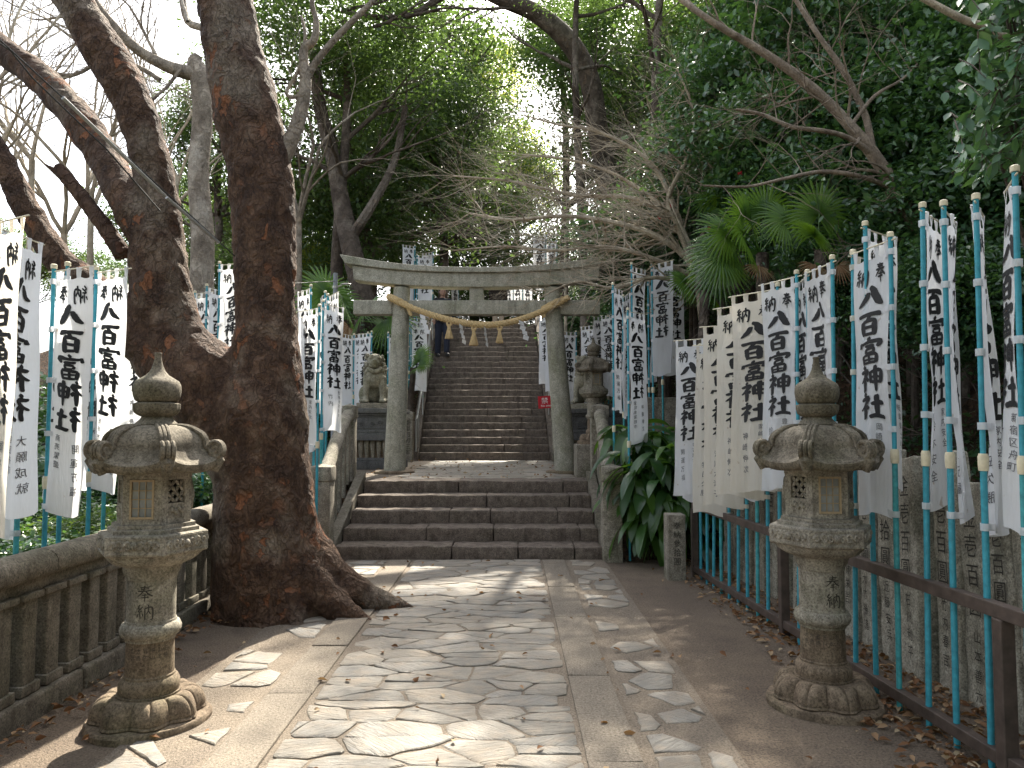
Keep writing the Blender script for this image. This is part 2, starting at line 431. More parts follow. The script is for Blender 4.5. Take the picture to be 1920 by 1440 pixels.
def brush_glyph(ch, seed=0, bold=1.0):
    rng = random.Random(hash((ch, seed)) if False else ord(ch) * 31 + seed)
    vs, fs = [], []
    for st in BR[ch]:
        P = [(x + rng.uniform(-2, 2), y + rng.uniform(-2, 2), w * bold * rng.uniform(.9, 1.15)) for x, y, w in st]
        seq = []
        n = len(P)
        for i in range(n - 1):
            p0, p1, p2, p3 = P[max(i - 1, 0)], P[i], P[i + 1], P[min(i + 2, n - 1)]
            K = 5
            for k in range(K if i < n - 2 else K + 1):
                t = k / K
                seq.append([.5 * (2 * b + (c - a) * t + (2 * a - 5 * b + 4 * c - d) * t * t + (3 * b - a - 3 * c + d) * t ** 3) for a, b, c, d in zip(p0, p1, p2, p3)])
        b = len(vs); m = len(seq)
        for i, (x, y, w) in enumerate(seq):
            x2, y2, _ = seq[min(i + 1, m - 1)]; x1, y1, _ = seq[max(i - 1, 0)]
            tx, ty = x2 - x1, y2 - y1; L = math.hypot(tx, ty) or 1; tx /= L; ty /= L
            t = i / (m - 1)
            ww = w * (.62 if t < .02 else 1) * (.5 if t > .98 else 1) * rng.uniform(.92, 1.08) * .5
            ax, ay = -ty * ww + tx * ww * .35, tx * ww + ty * ww * .35
            vs.append(((x + ax) / 100, 1 - (y + ay) / 100)); vs.append(((x + ty * ww - tx * ww * .2) / 100, 1 - (y - tx * ww - ty * ww * .2) / 100))
        for i in range(m - 1):
            fs.append((b + 2 * i, b + 2 * i + 1, b + 2 * i + 3, b + 2 * i + 2))
    return vs, fs

def place_glyph(mb, g, x, y, w, h, fn):
    """glyph g into the rectangle (x, y, w, h) of a surface fn(x, y) -> point"""
    mb.add([fn(x + px * w, y + py * h) for px, py in g[0]], g[1])
# ------------------------------------------------------------------ terrain
def sstep(a, b, x):
    t = np.clip((x - a) / (b - a), 0, 1); return t * t * (3 - 2 * t)
XS0, XS1 = -2.03, 1.05          # stair sides
Y_ST, Y_LAND, Y_UP = 8.75, 10.43, 16.9
RISE, RUN, NST = .17, .27, 23
Y_TOP = Y_UP + RUN * (NST - 1); Z_TOP = .8 + RISE * NST
def height(x, y):
    x = np.asarray(x, float); y = np.asarray(y, float)
    z = np.interp(y, [-1000, 8.8, 10.5, 16.8, Y_TOP + .2, 27, 60, 400], [0, 0, .76, .78, Z_TOP - .12, Z_TOP, Z_TOP + 5, Z_TOP + 10])
    xr = np.interp(y, [0, 8.4, 9.6, 16.5, 22, 30], [2.85, 2.7, 2.0, 2.35, 1.6, 3.2])
    d = np.maximum(x - xr, 0)
    right = 12.0 * (1 - np.exp(-d * np.interp(d, [0, .6, 3], [.05, .075, .092]) * 1.0)) + .02 * d
    z = z + right
    xl = np.interp(y, [0, 8, 10, 16, 22, 30], [-2.75, -2.75, -4.2, -4.4, -2.6, -3.5])
    e = np.maximum(xl - x, 0)
    fall = -np.minimum(e * .16, 4.5)
    rise = np.minimum(e * .40, 1.2) - np.clip(e - 5, 0, 30) * .3
    k = sstep(15.5, 22, y)
    z = z + fall * (1 - k) + rise * k
    return z
def hz(x, y):
    return float(height(x, y))

def axis(lo, hi, fine0, fine1, step, grow=1.22):
    a = list(np.arange(fine0, fine1 + 1e-6, step))
    s = step; v = fine1
    while v < hi: s *= grow; v += s; a.append(v)
    s = step; v = fine0
    while v > lo: s *= grow; v -= s; a.insert(0, v)
    return np.array(a)
gx = axis(-900, 900, -7, 9, .16); gy = axis(-300, 1500, 0, 30, .16)
GX, GY = np.meshgrid(gx, gy)
GZ = height(GX, GY)
rough_mask = np.clip(np.abs(GX + .1) - 2.75, 0, 1)
nz = np.array([noise.fractal(Vector((a * .8, b * .8, 0)), 1.0, 2.0, 3) for a, b in zip(GX.ravel(), GY.ravel())]).reshape(GX.shape)
GZ = GZ + nz * .22 * rough_mask
inst = (GX > XS0 - .25) & (GX < XS1 + .25) & (GY > 8.6) & (GY < Y_TOP + .1)
GZ = np.where(inst, GZ - .25, GZ)
inpave = (GX > -2.5) & (GX < 2.6) & (GY < 8.6) & (GY > -4)
GZ = np.where(inpave, -.03, GZ)
nX = len(gx)
me = bpy.data.meshes.new("ground")
idx = np.arange(GX.size).reshape(GX.shape)
q = np.stack([idx[:-1, :-1], idx[:-1, 1:], idx[1:, 1:], idx[1:, :-1]], -1).reshape(-1, 4)
me.from_pydata(np.stack([GX, GY, GZ], -1).reshape(-1, 3).tolist(), [], q.tolist())
me.polygons.foreach_set("use_smooth", [True] * len(me.polygons))
me.materials.append(M['soil'])
ground = bpy.data.objects.new("ground", me); COL.objects.link(ground); tag(ground, kind='structure')

# grit pavement under everything
def sheet(name, x0, x1, y0, y1, z, mat, n=30, amp=.004):
    mb = MB(); nx = n; ny = int(n * 2)
    vs = []
    for j in range(ny + 1):
        for i in range(nx + 1):
            x = x0 + (x1 - x0) * i / nx; y = y0 + (y1 - y0) * j / ny
            vs.append((x, y, z + noise.noise(Vector((x * 2, y * 2, 3))) * amp))
    fs = [(j * (nx + 1) + i, j * (nx + 1) + i + 1, (j + 1) * (nx + 1) + i + 1, (j + 1) * (nx + 1) + i) for j in range(ny) for i in range(nx)]
    mb.add(vs, fs)
    return tag(mb.build(name, mat), kind='structure')
sheet('pavement', -2.62, 2.66, -3.5, 8.9, 0.0, M['asphalt'])

# ------------------------------------------------------------------ flagstone path
def clip_poly(poly, a, b, c):
    out = []
    for i in range(len(poly)):
        p, q = poly[i], poly[(i + 1) % len(poly)]
        dp = a * p[0] + b * p[1] - c; dq = a * q[0] + b * q[1] - c
        if dp <= 0: out.append(p)
        if dp * dq < 0:
            t = dp / (dp - dq); out.append((p[0] + (q[0] - p[0]) * t, p[1] + (q[1] - p[1]) * t))
    return out
def voronoi(x0, x1, y0, y1, sx, sy, rng, jit=.42):
    pts = []
    ny = int((y1 - y0) / sy)
    for j in range(ny + 1):
        off = rng.random() * sx
        nx = int((x1 - x0) / sx) + 2
        for i in range(-1, nx):
            k = 1 + rng.uniform(-.1, .1)
            pts.append((x0 + off + i * sx * k + rng.uniform(-jit, jit) * sx, y0 + (j + .5) * sy + rng.uniform(-jit, jit) * sy))
    A = np.array(pts); cells = []
    S = np.array([1 / sx, 1 / sy])
    for p in pts:
        if not (x0 - .05 < p[0] < x1 + .05 and y0 < p[1] < y1): continue
        poly = [(x0, y0), (x1, y0), (x1, y1), (x0, y1)]
        d = (((A - p) * S) ** 2).sum(1)
        for k in np.argsort(d)[1:22]:
            qx, qy = pts[k]
            a = (qx - p[0]) * S[0] ** 2; b = (qy - p[1]) * S[1] ** 2
            c = a * (qx + p[0]) / 2 + b * (qy + p[1]) / 2
            poly = clip_poly(poly, a, b, c)
            if len(poly) < 3: break
        if len(poly) >= 3: cells.append(poly)
    return cells
def flag(mb, poly, z, gap, rng, thick=.016, chaikin=1):
    P = [Vector((x, y, 0)) for x, y in poly]
    c = sum(P, Vector()) / len(P)
    # drop very short edges
    Q = []
    for p in P:
        if not Q or (p - Q[-1]).length > .03: Q.append(p)
    if len(Q) < 3: return
    area = abs(sum(Q[i].x * Q[(i + 1) % len(Q)].y - Q[(i + 1) % len(Q)].x * Q[i].y for i in range(len(Q)))) / 2
    if area < .003: return
    r = math.sqrt(area)
    k = max(.5, 1 - gap / r * 1.6)
    Q = [c + (p - c) * k for p in Q]
    for _ in range(chaikin):
        N = []
        for i in range(len(Q)):
            a, b = Q[i], Q[(i + 1) % len(Q)]
            t = rng.uniform(.05, .16); N += [a.lerp(b, t), a.lerp(b, 1 - t)]
        Q = N
    N = []
    for i in range(len(Q)):
        a, b = Q[i], Q[(i + 1) % len(Q)]
        m = max(1, int((b - a).length / .05))
        for j in range(m):
            p = a.lerp(b, j / m); N.append(p + noise.noise_vector(p * 9) * .014 + noise.noise_vector(p * 34) * .009)
    n = len(N)
    tilt = Vector((rng.uniform(-.012, .012), rng.uniform(-.012, .012)))
    dz = rng.uniform(-.002, .003)
    def lift(p, h): return (p.x, p.y, z + h + dz + (p.x - c.x) * tilt.x + (p.y - c.y) * tilt.y)
    ch = .008
    vs = [(p.x, p.y, z - .01) for p in N] + [lift(p, thick - .005) for p in N] + [lift(p + (c - p).normalized() * ch, thick) for p in N] + [lift(p.lerp(c, .45), thick + rng.uniform(-.001, .003)) for p in N] + [lift(c, thick + .001)]
    fs = []
    for L in range(3):
        for i in range(n):
            fs.append((L * n + i, L * n + (i + 1) % n, (L + 1) * n + (i + 1) % n, (L + 1) * n + i))
    for i in range(n): fs.append((3 * n + i, 3 * n + (i + 1) % n, 4 * n))
    mb.add(vs, fs)

rng = random.Random(11)
PX0, PX1 = -1.12, .33
path = sheet('path', -1.9, 1.07, -2.5, 8.78, .012, M['mortar'], 40, .006)
mb = MB()
for poly in voronoi(PX0, PX1, -1.5, 8.72, .36, .165, rng, .60): flag(mb, poly, .012, .0075, rng, rng.uniform(.004, .010))
for x0, x1, den in ((.64, 1.04, .8), (-1.86, -1.42, .72)):
    for poly in voronoi(x0, x1, -1.0, 8.7, .30, .24, rng):
        if rng.random() < den: flag(mb, poly, .012, .028, rng, .008, 0)
o = mb.build('path_flagstones', M['flag'], None, True, 35); tag(o, kind='structure')
mb = MB()
y = -1.5
for x0, x1 in ((.345, .60), (-1.40, -1.15)):
    y = -1.5
    while y < 8.6:
        L = rng.uniform(.9, 1.6); y1 = min(y + L, 8.7)
        mb.stone(x0, x1, y + .004, y1 - .004, -.03, .026 + rng.uniform(-.002, .002), .12, .006, .004, 6, seed=y)
        y = y1
tag(mb.build('path_border', M['band']), kind='structure')

# landing between the lower steps and the long stairs
def sheet2(name, x0, x1, y0, y1, z, mat):
    return sheet(name, x0, x1, y0, y1, z, mat, 24, .004)
sheet2('landing', -4.1, 2.9, 10.5, 17.0, .785, M['mortar'])
mb = MB()
for poly in voronoi(-1.75, .95, 10.95, 16.85, .42, .24, rng): flag(mb, poly, .786, .010, rng, rng.uniform(.006, .013))
tag(mb.build('landing_flagstones', M['flag'], None, True, 35), kind='structure')

# ------------------------------------------------------------------ steps
lower = empty('stone_steps', ((XS0 + XS1) / 2, Y_ST, 0), 0, 'five wide dark stone steps leading up to the landing under the gate', 'steps')
def add_step(parent, x0, x1, y0, depth, z0, z1, rng, seed, nb):
    cuts = [x0] + sorted(x0 + (x1 - x0) * (i + rng.uniform(.25, .75)) / nb for i in range(1, nb)) + [x1]
    mb = MB()
    for i in range(len(cuts) - 1):
        a, b = cuts[i] + .004, cuts[i + 1] - .004
        if b - a < .1: continue
        dz = rng.uniform(-.006, .004); dy = rng.uniform(-.008, .008)
        mb.stone(a, b, y0 + dy, y0 + depth, z0, z1 + dz, .05, .014, .011, 7, seed=seed + i * 3.1)
    o = mb.build('step', M['step'], None, True, 50)
    o.parent = parent; o.location = -Vector(parent.location)
    return o
for i in range(5):
    add_step(lower, XS0 - .03 + (.0 if i else .0), XS1, Y_ST + i * .42, .47 if i < 4 else .62, .16 * i - .02, .16 * (i + 1), rng, i * 7.0, rng.choice((3, 4)))
stairs = empty('stone_staircase', (-.55, Y_UP, .8), 0, 'long steep flight of dark stone stairs climbing behind the gate', 'staircase')
def sx(n):  # the flight, measured from the photograph: side lines at step n
    t = n / (NST - 1)
    return -2.1 + (-2.34 + 2.1) * t, .80 + (.66 - .80) * t + .05
for i in range(NST):
    a, b = sx(i)
    add_step(stairs, a, b, Y_UP + i * RUN, RUN + .06, .8 + RISE * i - .02, .8 + RISE * (i + 1), rng, i * 5.0 + 50, rng.choice((2, 2, 3)))
# sloping side stones of both flights
def slope_bar(name, xa, xb, w, ya, za, yb, zb, h, mat, parent, amp=.004):
    mb = MB(); n = 24; vs = []; fs = []
    for i in range(n + 1):
        t = i / n; x = xa + (xb - xa) * t; y = ya + (yb - ya) * t; z = za + (zb - za) * t
        k = noise.noise(Vector((x * 3, y * 3, z))) * amp
        vs += [(x - w / 2, y, z - h), (x - w / 2, y, z + k), (x + w / 2, y, z + k), (x + w / 2, y, z - h)]
    for i in range(n):
        b = i * 4
        for j in range(3): fs.append((b + j, b + j + 1, b + 4 + j + 1, b + 4 + j))
    fs += [(0, 3, 2, 1), (4 * n, 4 * n + 1, 4 * n + 2, 4 * n + 3)]
    mb.add(vs, fs)
    o = mb.build(name, mat); o.parent = parent; o.location = -Vector(parent.location); return o
for s in (0, 1):
    a0, b0 = sx(0), sx(NST - 1)
    xa, xb = (a0[0] - .10, b0[0] - .10) if s == 0 else (a0[1] + .10, b0[1] + .10)
    slope_bar('side_stone', xa, xb, .19, Y_UP - .1, .98, Y_TOP + .3, Z_TOP + .30, .6, M['step'], stairs)
for x in (XS0 - .10, XS1 + .06):
    slope_bar('side_stone', x, x, .12, Y_ST - .05, .12, Y_LAND + .2, .92, .5, M['concrete'], lower)
# upper terrace beyond the stairs
mb = MB(); mb.stone(-3.0, 1.6, Y_TOP + .28, 27.5, Z_TOP - .35, Z_TOP - .005, .5, .03, .01)
tag(mb.build('upper_terrace', M['step']), kind='structure')
# slim handrails of the long flight
for s, lab in ((0, 'thin metal handrail of the long stairs on the side of the walking man'), (1, 'thin metal handrail of the long stairs next to the red sign')):
    t = empty('handrail', (0, 0, 0), 0, lab, 'handrail', 'handrails of the long stairs')
    x = (-2.12 if s == 0 else .92)
    x2 = (-2.36 if s == 0 else .80)
    mb = MB(); mb.tube([(x, Y_UP - .35, 1.0), (x, Y_UP - .30, 1.72), (x, Y_UP - .1, 1.82), (x2, Y_TOP, Z_TOP + .85), (x2, Y_TOP + .5, Z_TOP + .87)], .022, 8)
    mb.build('rail', M['metal'], t)
    for k in range(6):
        u = k / 5; mb = MB(); xx = x + (x2 - x) * u; yy = Y_UP + .1 + (Y_TOP - Y_UP - .1) * u
        mb.tube([(xx, yy, .9 + (Z_TOP - .8) * u), (xx, yy, 1.86 + (Z_TOP + .85 - 1.82) * u - .04)], .016, 6)
        mb.build('post', M['metal'], t)

# ------------------------------------------------------------------ posts and balustrades beside the lower steps
def capped_post(mb, x0, x1, y0, y1, z0, z1, seed):
    mb.stone(x0 + .012, x1 - .012, y0 + .012, y1 - .012, z0, z1 - .20, .09, .01, .004, seed=seed)
    mb.stone(x0, x1, y0, y1, z1 - .20, z1 - .03, .09, .012, .003, seed=seed)
    c = ((x0 + x1) / 2, (y0 + y1) / 2)
    mb.add([(x0 + .01, y0 + .01, z1 - .034), (x1 - .01, y0 + .01, z1 - .034), (x1 - .01, y1 - .01, z1 - .034), (x0 + .01, y1 - .01, z1 - .034), (c[0], c[1], z1)], [(0, 1, 4), (1, 2, 4), (2, 3, 4), (3, 0, 4)])
for s, lab in ((0, 'stone balustrade climbing beside the wide steps between the big tree and the lion'), (1, 'stone balustrade climbing beside the wide steps in front of the glossy broad-leaved plant')):
    t = empty('stair_balustrade', (-2.2 if s == 0 else 1.16, 8.9, 0), 0, lab, 'balustrade', 'balustrades beside the wide steps')
    L = -Vector(t.location)
    xa, xb = (-2.36, -2.08) if s == 0 else (1.03, 1.28)
    mb = MB(); capped_post(mb, xa, xb, 8.62, 8.88, -.02, 1.12, s * 9 + 1); o = mb.build('post', M['granite'], t); o.location = L
    xa2, xb2 = (-2.42, -2.24) if s == 0 else (1.12, 1.38)
    mb = MB(); capped_post(mb, xa2, xb2, 10.62, 10.88, .5, 1.88, s * 9 + 4); o = mb.build('post', M['granite'], t); o.location = L
    xm, xm2 = (xa + xb) / 2, (xa2 + xb2) / 2
    pts = []
    for i in range(17):
        u = i / 16; y = 8.9 + 1.75 * u
        z = .98 + .62 * u + .12 * (1 - math.cos(pi * u)) / 2 * 1.0 + .05 * math.sin(pi * u)
        pts.append((xm + (xm2 - xm) * u, y, z))
    mb = MB(); mb.tube(pts, [.085 + .012 * math.sin(i * 1.3) * .3 for i in range(17)], 14)
    mb.tube([Vector(pts[0]) + Vector((0, -.02, -.03)), Vector(pts[0]) + Vector((0, -.05, -.12)), Vector(pts[0]) + Vector((0, 0, -.17))], [.07, .055, .03], 10)
    o = mb.build('rail', M['granite'], t); o.location = L
    for k in range(5):
        u = (k + .6) / 5; x = xm + (xm2 - xm) * u; y = 8.9 + 1.75 * u; z = .98 + .74 * u
        mb = MB(); mb.stone(x - .045, x + .045, y - .05, y + .05, .05 + .75 * u, z, .15, .008, .002, seed=k)
        o = mb.build('baluster', M['granite'], t); o.location = L

# ------------------------------------------------------------------ long balustrade on the left
t = empty('stone_balustrade', (-2.62, 4, 0), 0, 'long mossy stone balustrade with round-topped rail behind the lantern and the big tree', 'balustrade')
L = -Vector(t.location)
mb = MB()
yy = -1.5
while yy < 8.4:
    mb.stone(-2.74, -2.52, yy + .004, yy + 1.196, -.08, .13, .09, .02, .008, seed=yy); yy += 1.2
o = mb.build('kerb', M['kerb'], t); o.location = L
yy = -1.6; k = 0
while yy < 8.4:
    mb = MB(); n = 10; prof = [(-.085, .74), (-.10, .76)] + [(-.10 * math.cos(pi * i / n), .80 + .075 * math.sin(pi * i / n)) for i in range(n + 1)] + [(.10, .76), (.085, .74)]
    y1 = yy + 1.45; vs = []; m = 14
    for j in range(m + 1):
        y = yy + .003 + (y1 - yy - .006) * j / m
        for (a, z) in prof:
            p = Vector((-2.62 + a, y, z)); nn = noise.noise_vector(p * 8) * .004
            vs.append(p + nn)
    pl = len(prof); fs = [(j * pl + i, j * pl + i + 1, (j + 1) * pl + i + 1, (j + 1) * pl + i) for j in range(m) for i in range(pl - 1)]
    fs += [(j * pl + pl - 1, j * pl, (j + 1) * pl, (j + 1) * pl + pl - 1) for j in range(m)]
    fs += [tuple(range(pl)), tuple(range(m * pl + pl - 1, m * pl - 1, -1))]
    mb.add(vs, fs); o = mb.build('rail', M['concrete'], t, True, 55); o.location = L
    yy = y1; k += 1
mb = MB()
mb.stone(-2.66, -2.58, 0.2, 8.5, .655, .735, .2, .01, .003)
o = mb.build('rail', M['concrete'], t); o.location = L
yy = .3; k = 0
while yy < 8.4:
    mb = MB()
    mb.stone(-2.675, -2.565, yy, yy + .115, .16, .66, .07, .012, .004, seed=k)
    mb.stone(-2.69, -2.55, yy - .02, yy + .135, .135, .19, .07, .006, .002, seed=k)
    mb.stone(-2.69, -2.55, yy - .03, yy + .145, .63, .668, .07, .006, .002, seed=k)
    o = mb.build('baluster', M['concrete'], t); o.location = L
    yy += .205; k += 1

# ------------------------------------------------------------------ torii
TY = 12.3
tor = empty('torii_gate', (-.52, TY, .8), 0, 'pale grey stone torii gate with two round pillars and a curved double lintel', 'torii gate')
L = -Vector(tor.location)
for (xb, xt) in ((-1.925, -1.83), (.885, .66)):
    mb = MB(); pts = []; rr = []
    for i in range(25):
        u = i / 24; pts.append((xb + (xt - xb) * u, TY, .79 + 3.06 * u)); rr.append(.178 - .042 * u)
    mb.tube(pts, rr, 36)
    o = mb.build('pillar', M['torii'], tor); o.location = L
    mb = MB(); mb.lathe([(.0, .0), (.33, 0), (.33, .035), (.31, .05), (0, .05)], 30, cap=False, M=Matrix.Translation((xb, TY, .787)))
    o = mb.build('pillar_base', M['granite_brown'], tor); o.location = L
def lintel(name, x0, x1, z0f, z1f, hw, mat, slant=0):
    mb = MB(); n = 60; vs = []; fs = []
    for i in range(n + 1):
        u = i / n; x = x0 + (x1 - x0) * u; s = (u - .5) * 2
        for (dy, zz) in ((-hw, z0f(s)), (-hw, z1f(s)), (hw, z1f(s)), (hw, z0f(s))):
            top = zz == z1f(s)
            xx = x + (slant * s if top else 0) * abs(s) ** 8
            vs.append((xx, TY + dy, zz))
    for i in range(n):
        b = 4 * i
        for j in range(4): fs.append((b + j, b + (j + 1) % 4, b + 4 + (j + 1) % 4, b + 4 + j))
    fs += [(3, 2, 1, 0), (4 * n, 4 * n + 1, 4 * n + 2, 4 * n + 3)]
    mb.add(vs, fs)
    o = mb.build(name, mat, tor, True, 30); o.location = L
    bv = o.modifiers.new('edge', 'BEVEL'); bv.width = .012; bv.segments = 2; bv.limit_method = 'ANGLE'
    return o
zc = lambda b, k: (lambda s: b + k * abs(s) ** 2.4)
lintel('lintel_lower', -2.60, 1.42, zc(3.84, .12), zc(4.075, .13), .15, M['torii'], .03)
lintel('lintel_upper', -2.74, 1.58, zc(4.075, .15), zc(4.165, .21), .20, M['torii'], .09)
mb = MB(); mb.stone(-2.61, -1.98, TY - .11, TY + .11, 3.395, 3.63, .1, .01, .003)
mb.stone(-1.70, .55, TY - .11, TY + .11, 3.395, 3.63, .1, .01, .003); mb.stone(.80, 1.45, TY - .11, TY + .11, 3.395, 3.63, .1, .01, .003)
mb.box(-2.2, 1.1, TY - .09, TY + .09, 3.41, 3.615)
o = mb.build('tie_beam', M['torii'], tor); o.location = L
mb = MB(); mb.stone(-.70, -.47, TY - .10, TY + .10, 3.62, 3.85, .06, .008, .003); o = mb.build('centre_strut', M['torii'], tor); o.location = L

# sacred rope
rope_t = empty('straw_rope', (-.5, TY - .25, 3.6), 0, 'twisted golden straw rope hanging across the gate between its two pillars', 'rope')
L = -Vector(rope_t.location)
def rope_path(u):
    x = -2.02 + (.93 + 2.02) * u
    s = (u - .55) / (.55 if u < .55 else .45)
    z = 3.20 + .46 * abs(s) ** 1.75
    y = TY - .19 - .05 * math.sin(pi * u)
    return Vector((x, y, z))
mb = MB()
N = 420
for st in range(3):
    pts = []; rad = []
    for i in range(N + 1):
        u = i / N; p = rope_path(u); t = (rope_path(min(1, u + .004)) - rope_path(max(0, u - .004))).normalized()
        a = t.orthogonal(); a = Vector((0, 1, 0)).cross(t).normalized(); b = t.cross(a)
        th = u * 2 * pi * 17 + st * 2 * pi / 3
        r0 = .027 * (.85 + .15 * math.sin(pi * u))
        pts.append(p + (a * math.cos(th) + b * math.sin(th)) * r0); rad.append(r0 * 1.12)
    mb.tube(pts, rad, 7)
rg = random.Random(5)
for i in range(360):   # loose straws
    u = rg.random(); p = rope_path(u); d = Vector((rg.uniform(-1, 1), rg.uniform(-1, .3), rg.uniform(-1, .6))).normalized()
    mb.tube([p + d * .03, p + d * rg.uniform(.06, .12) + Vector((0, 0, -.015))], [.0016, .0008], 3, False)
o = mb.build('rope', M['straw'], rope_t); o.location = L
for (xp, zp, rr, s) in ((-1.84, 3.60, .16, -1), (.70, 3.57, .165, 1)):
    mb = MB()
    for st in range(3):
        pts = []
        for i in range(90):
            a = 2 * pi * i / 80; th = i * .33 + st * 2.09
            c = Vector((math.cos(a), math.sin(a), 0)); rr2 = rr + .04 + .026 * math.cos(th)
            pts.append(Vector((xp + c.x * rr2, TY + c.y * rr2, zp + s * c.x * .10 + .026 * math.sin(th))))
        mb.tube(pts, .029, 7)
    for k in range(2):
        pts = [Vector((xp - s * .10 + .012 * math.sin(i * 1.1 + k * pi) - s * .012 * i, TY - .20, zp - .02 - .028 * i)) for i in range(9)]
        mb.tube(pts, [.022] * 8 + [.01], 7)
    o = mb.build('end_knot', M['straw'], rope_t); o.location = L
for u0, ln in ((.338, .29), (.475, .33), (.617, .29)):
    p = rope_path(u0); mb = MB()
    hw = ln * .24
    top = p + Vector((0, -.02, -.02))
    mb.tube([top + Vector((math.cos(a) * .03, 0, math.sin(a) * .045 - .045)) for a in np.linspace(pi * .5 - 2.6, pi * .5 + 2.6, 14)], .017, 7)
    for i in range(110):
        a = rg.uniform(0, 2 * pi); r1 = rg.random() ** .5
        q0 = top + Vector((math.cos(a) * .018 * r1, math.sin(a) * .018 * r1, -.07)); q2 = top + Vector((math.cos(a) * hw * r1, math.sin(a) * hw * r1, -ln + rg.uniform(-.008, .01)))
        q1 = q0.lerp(q2, .35) - Vector(((q2 - q0).x * .15, (q2 - q0).y * .15, 0))
        mb.tube([q0, q1, q2], [.005, .005, .0045], 4, False)
    mb.tube([top + Vector((0, 0, -.055)), top + Vector((0, 0, -.095))], .024, 10)
    o = mb.build('tassel', M['straw'], rope_t); o.location = L
for k, (u0, mir) in enumerate(((.20, 1), (.41, 1), (.54, 1), (.745, 1))):
    p = rope_path(u0) + Vector((0, -.035, -.03)); mb = MB()
    w, h = .082, .085; ang = (-.1, .9, 1.15, .25)[k]; ca, sa = math.cos(ang), math.sin(ang)
    for i in range(4):
        x = i * .026 - .07; z = -i * h * .92
        pts = [(x, z), (x + w, z - .03), (x + w + .012, z - h - .012), (x + .012, z - h + .018)]
        if i % 2: pts = [(x + .004, z), (x + w + .012, z - .03), (x + w - .004, z - h - .012), (x - .012, z - h + .018)]
        f = .012 if i % 2 else 0
        a = [p + Vector((q[0] * ca, q[0] * sa + f, q[1])) for q in pts]
        mb.add(a + [q + Vector((0, .002, 0)) for q in a], [(0, 1, 2, 3), (7, 6, 5, 4), (0, 4, 5, 1), (1, 5, 6, 2), (2, 6, 7, 3), (3, 7, 4, 0)])
    o = mb.build('paper_streamer', M['shide'], rope_t, False); o.location = L

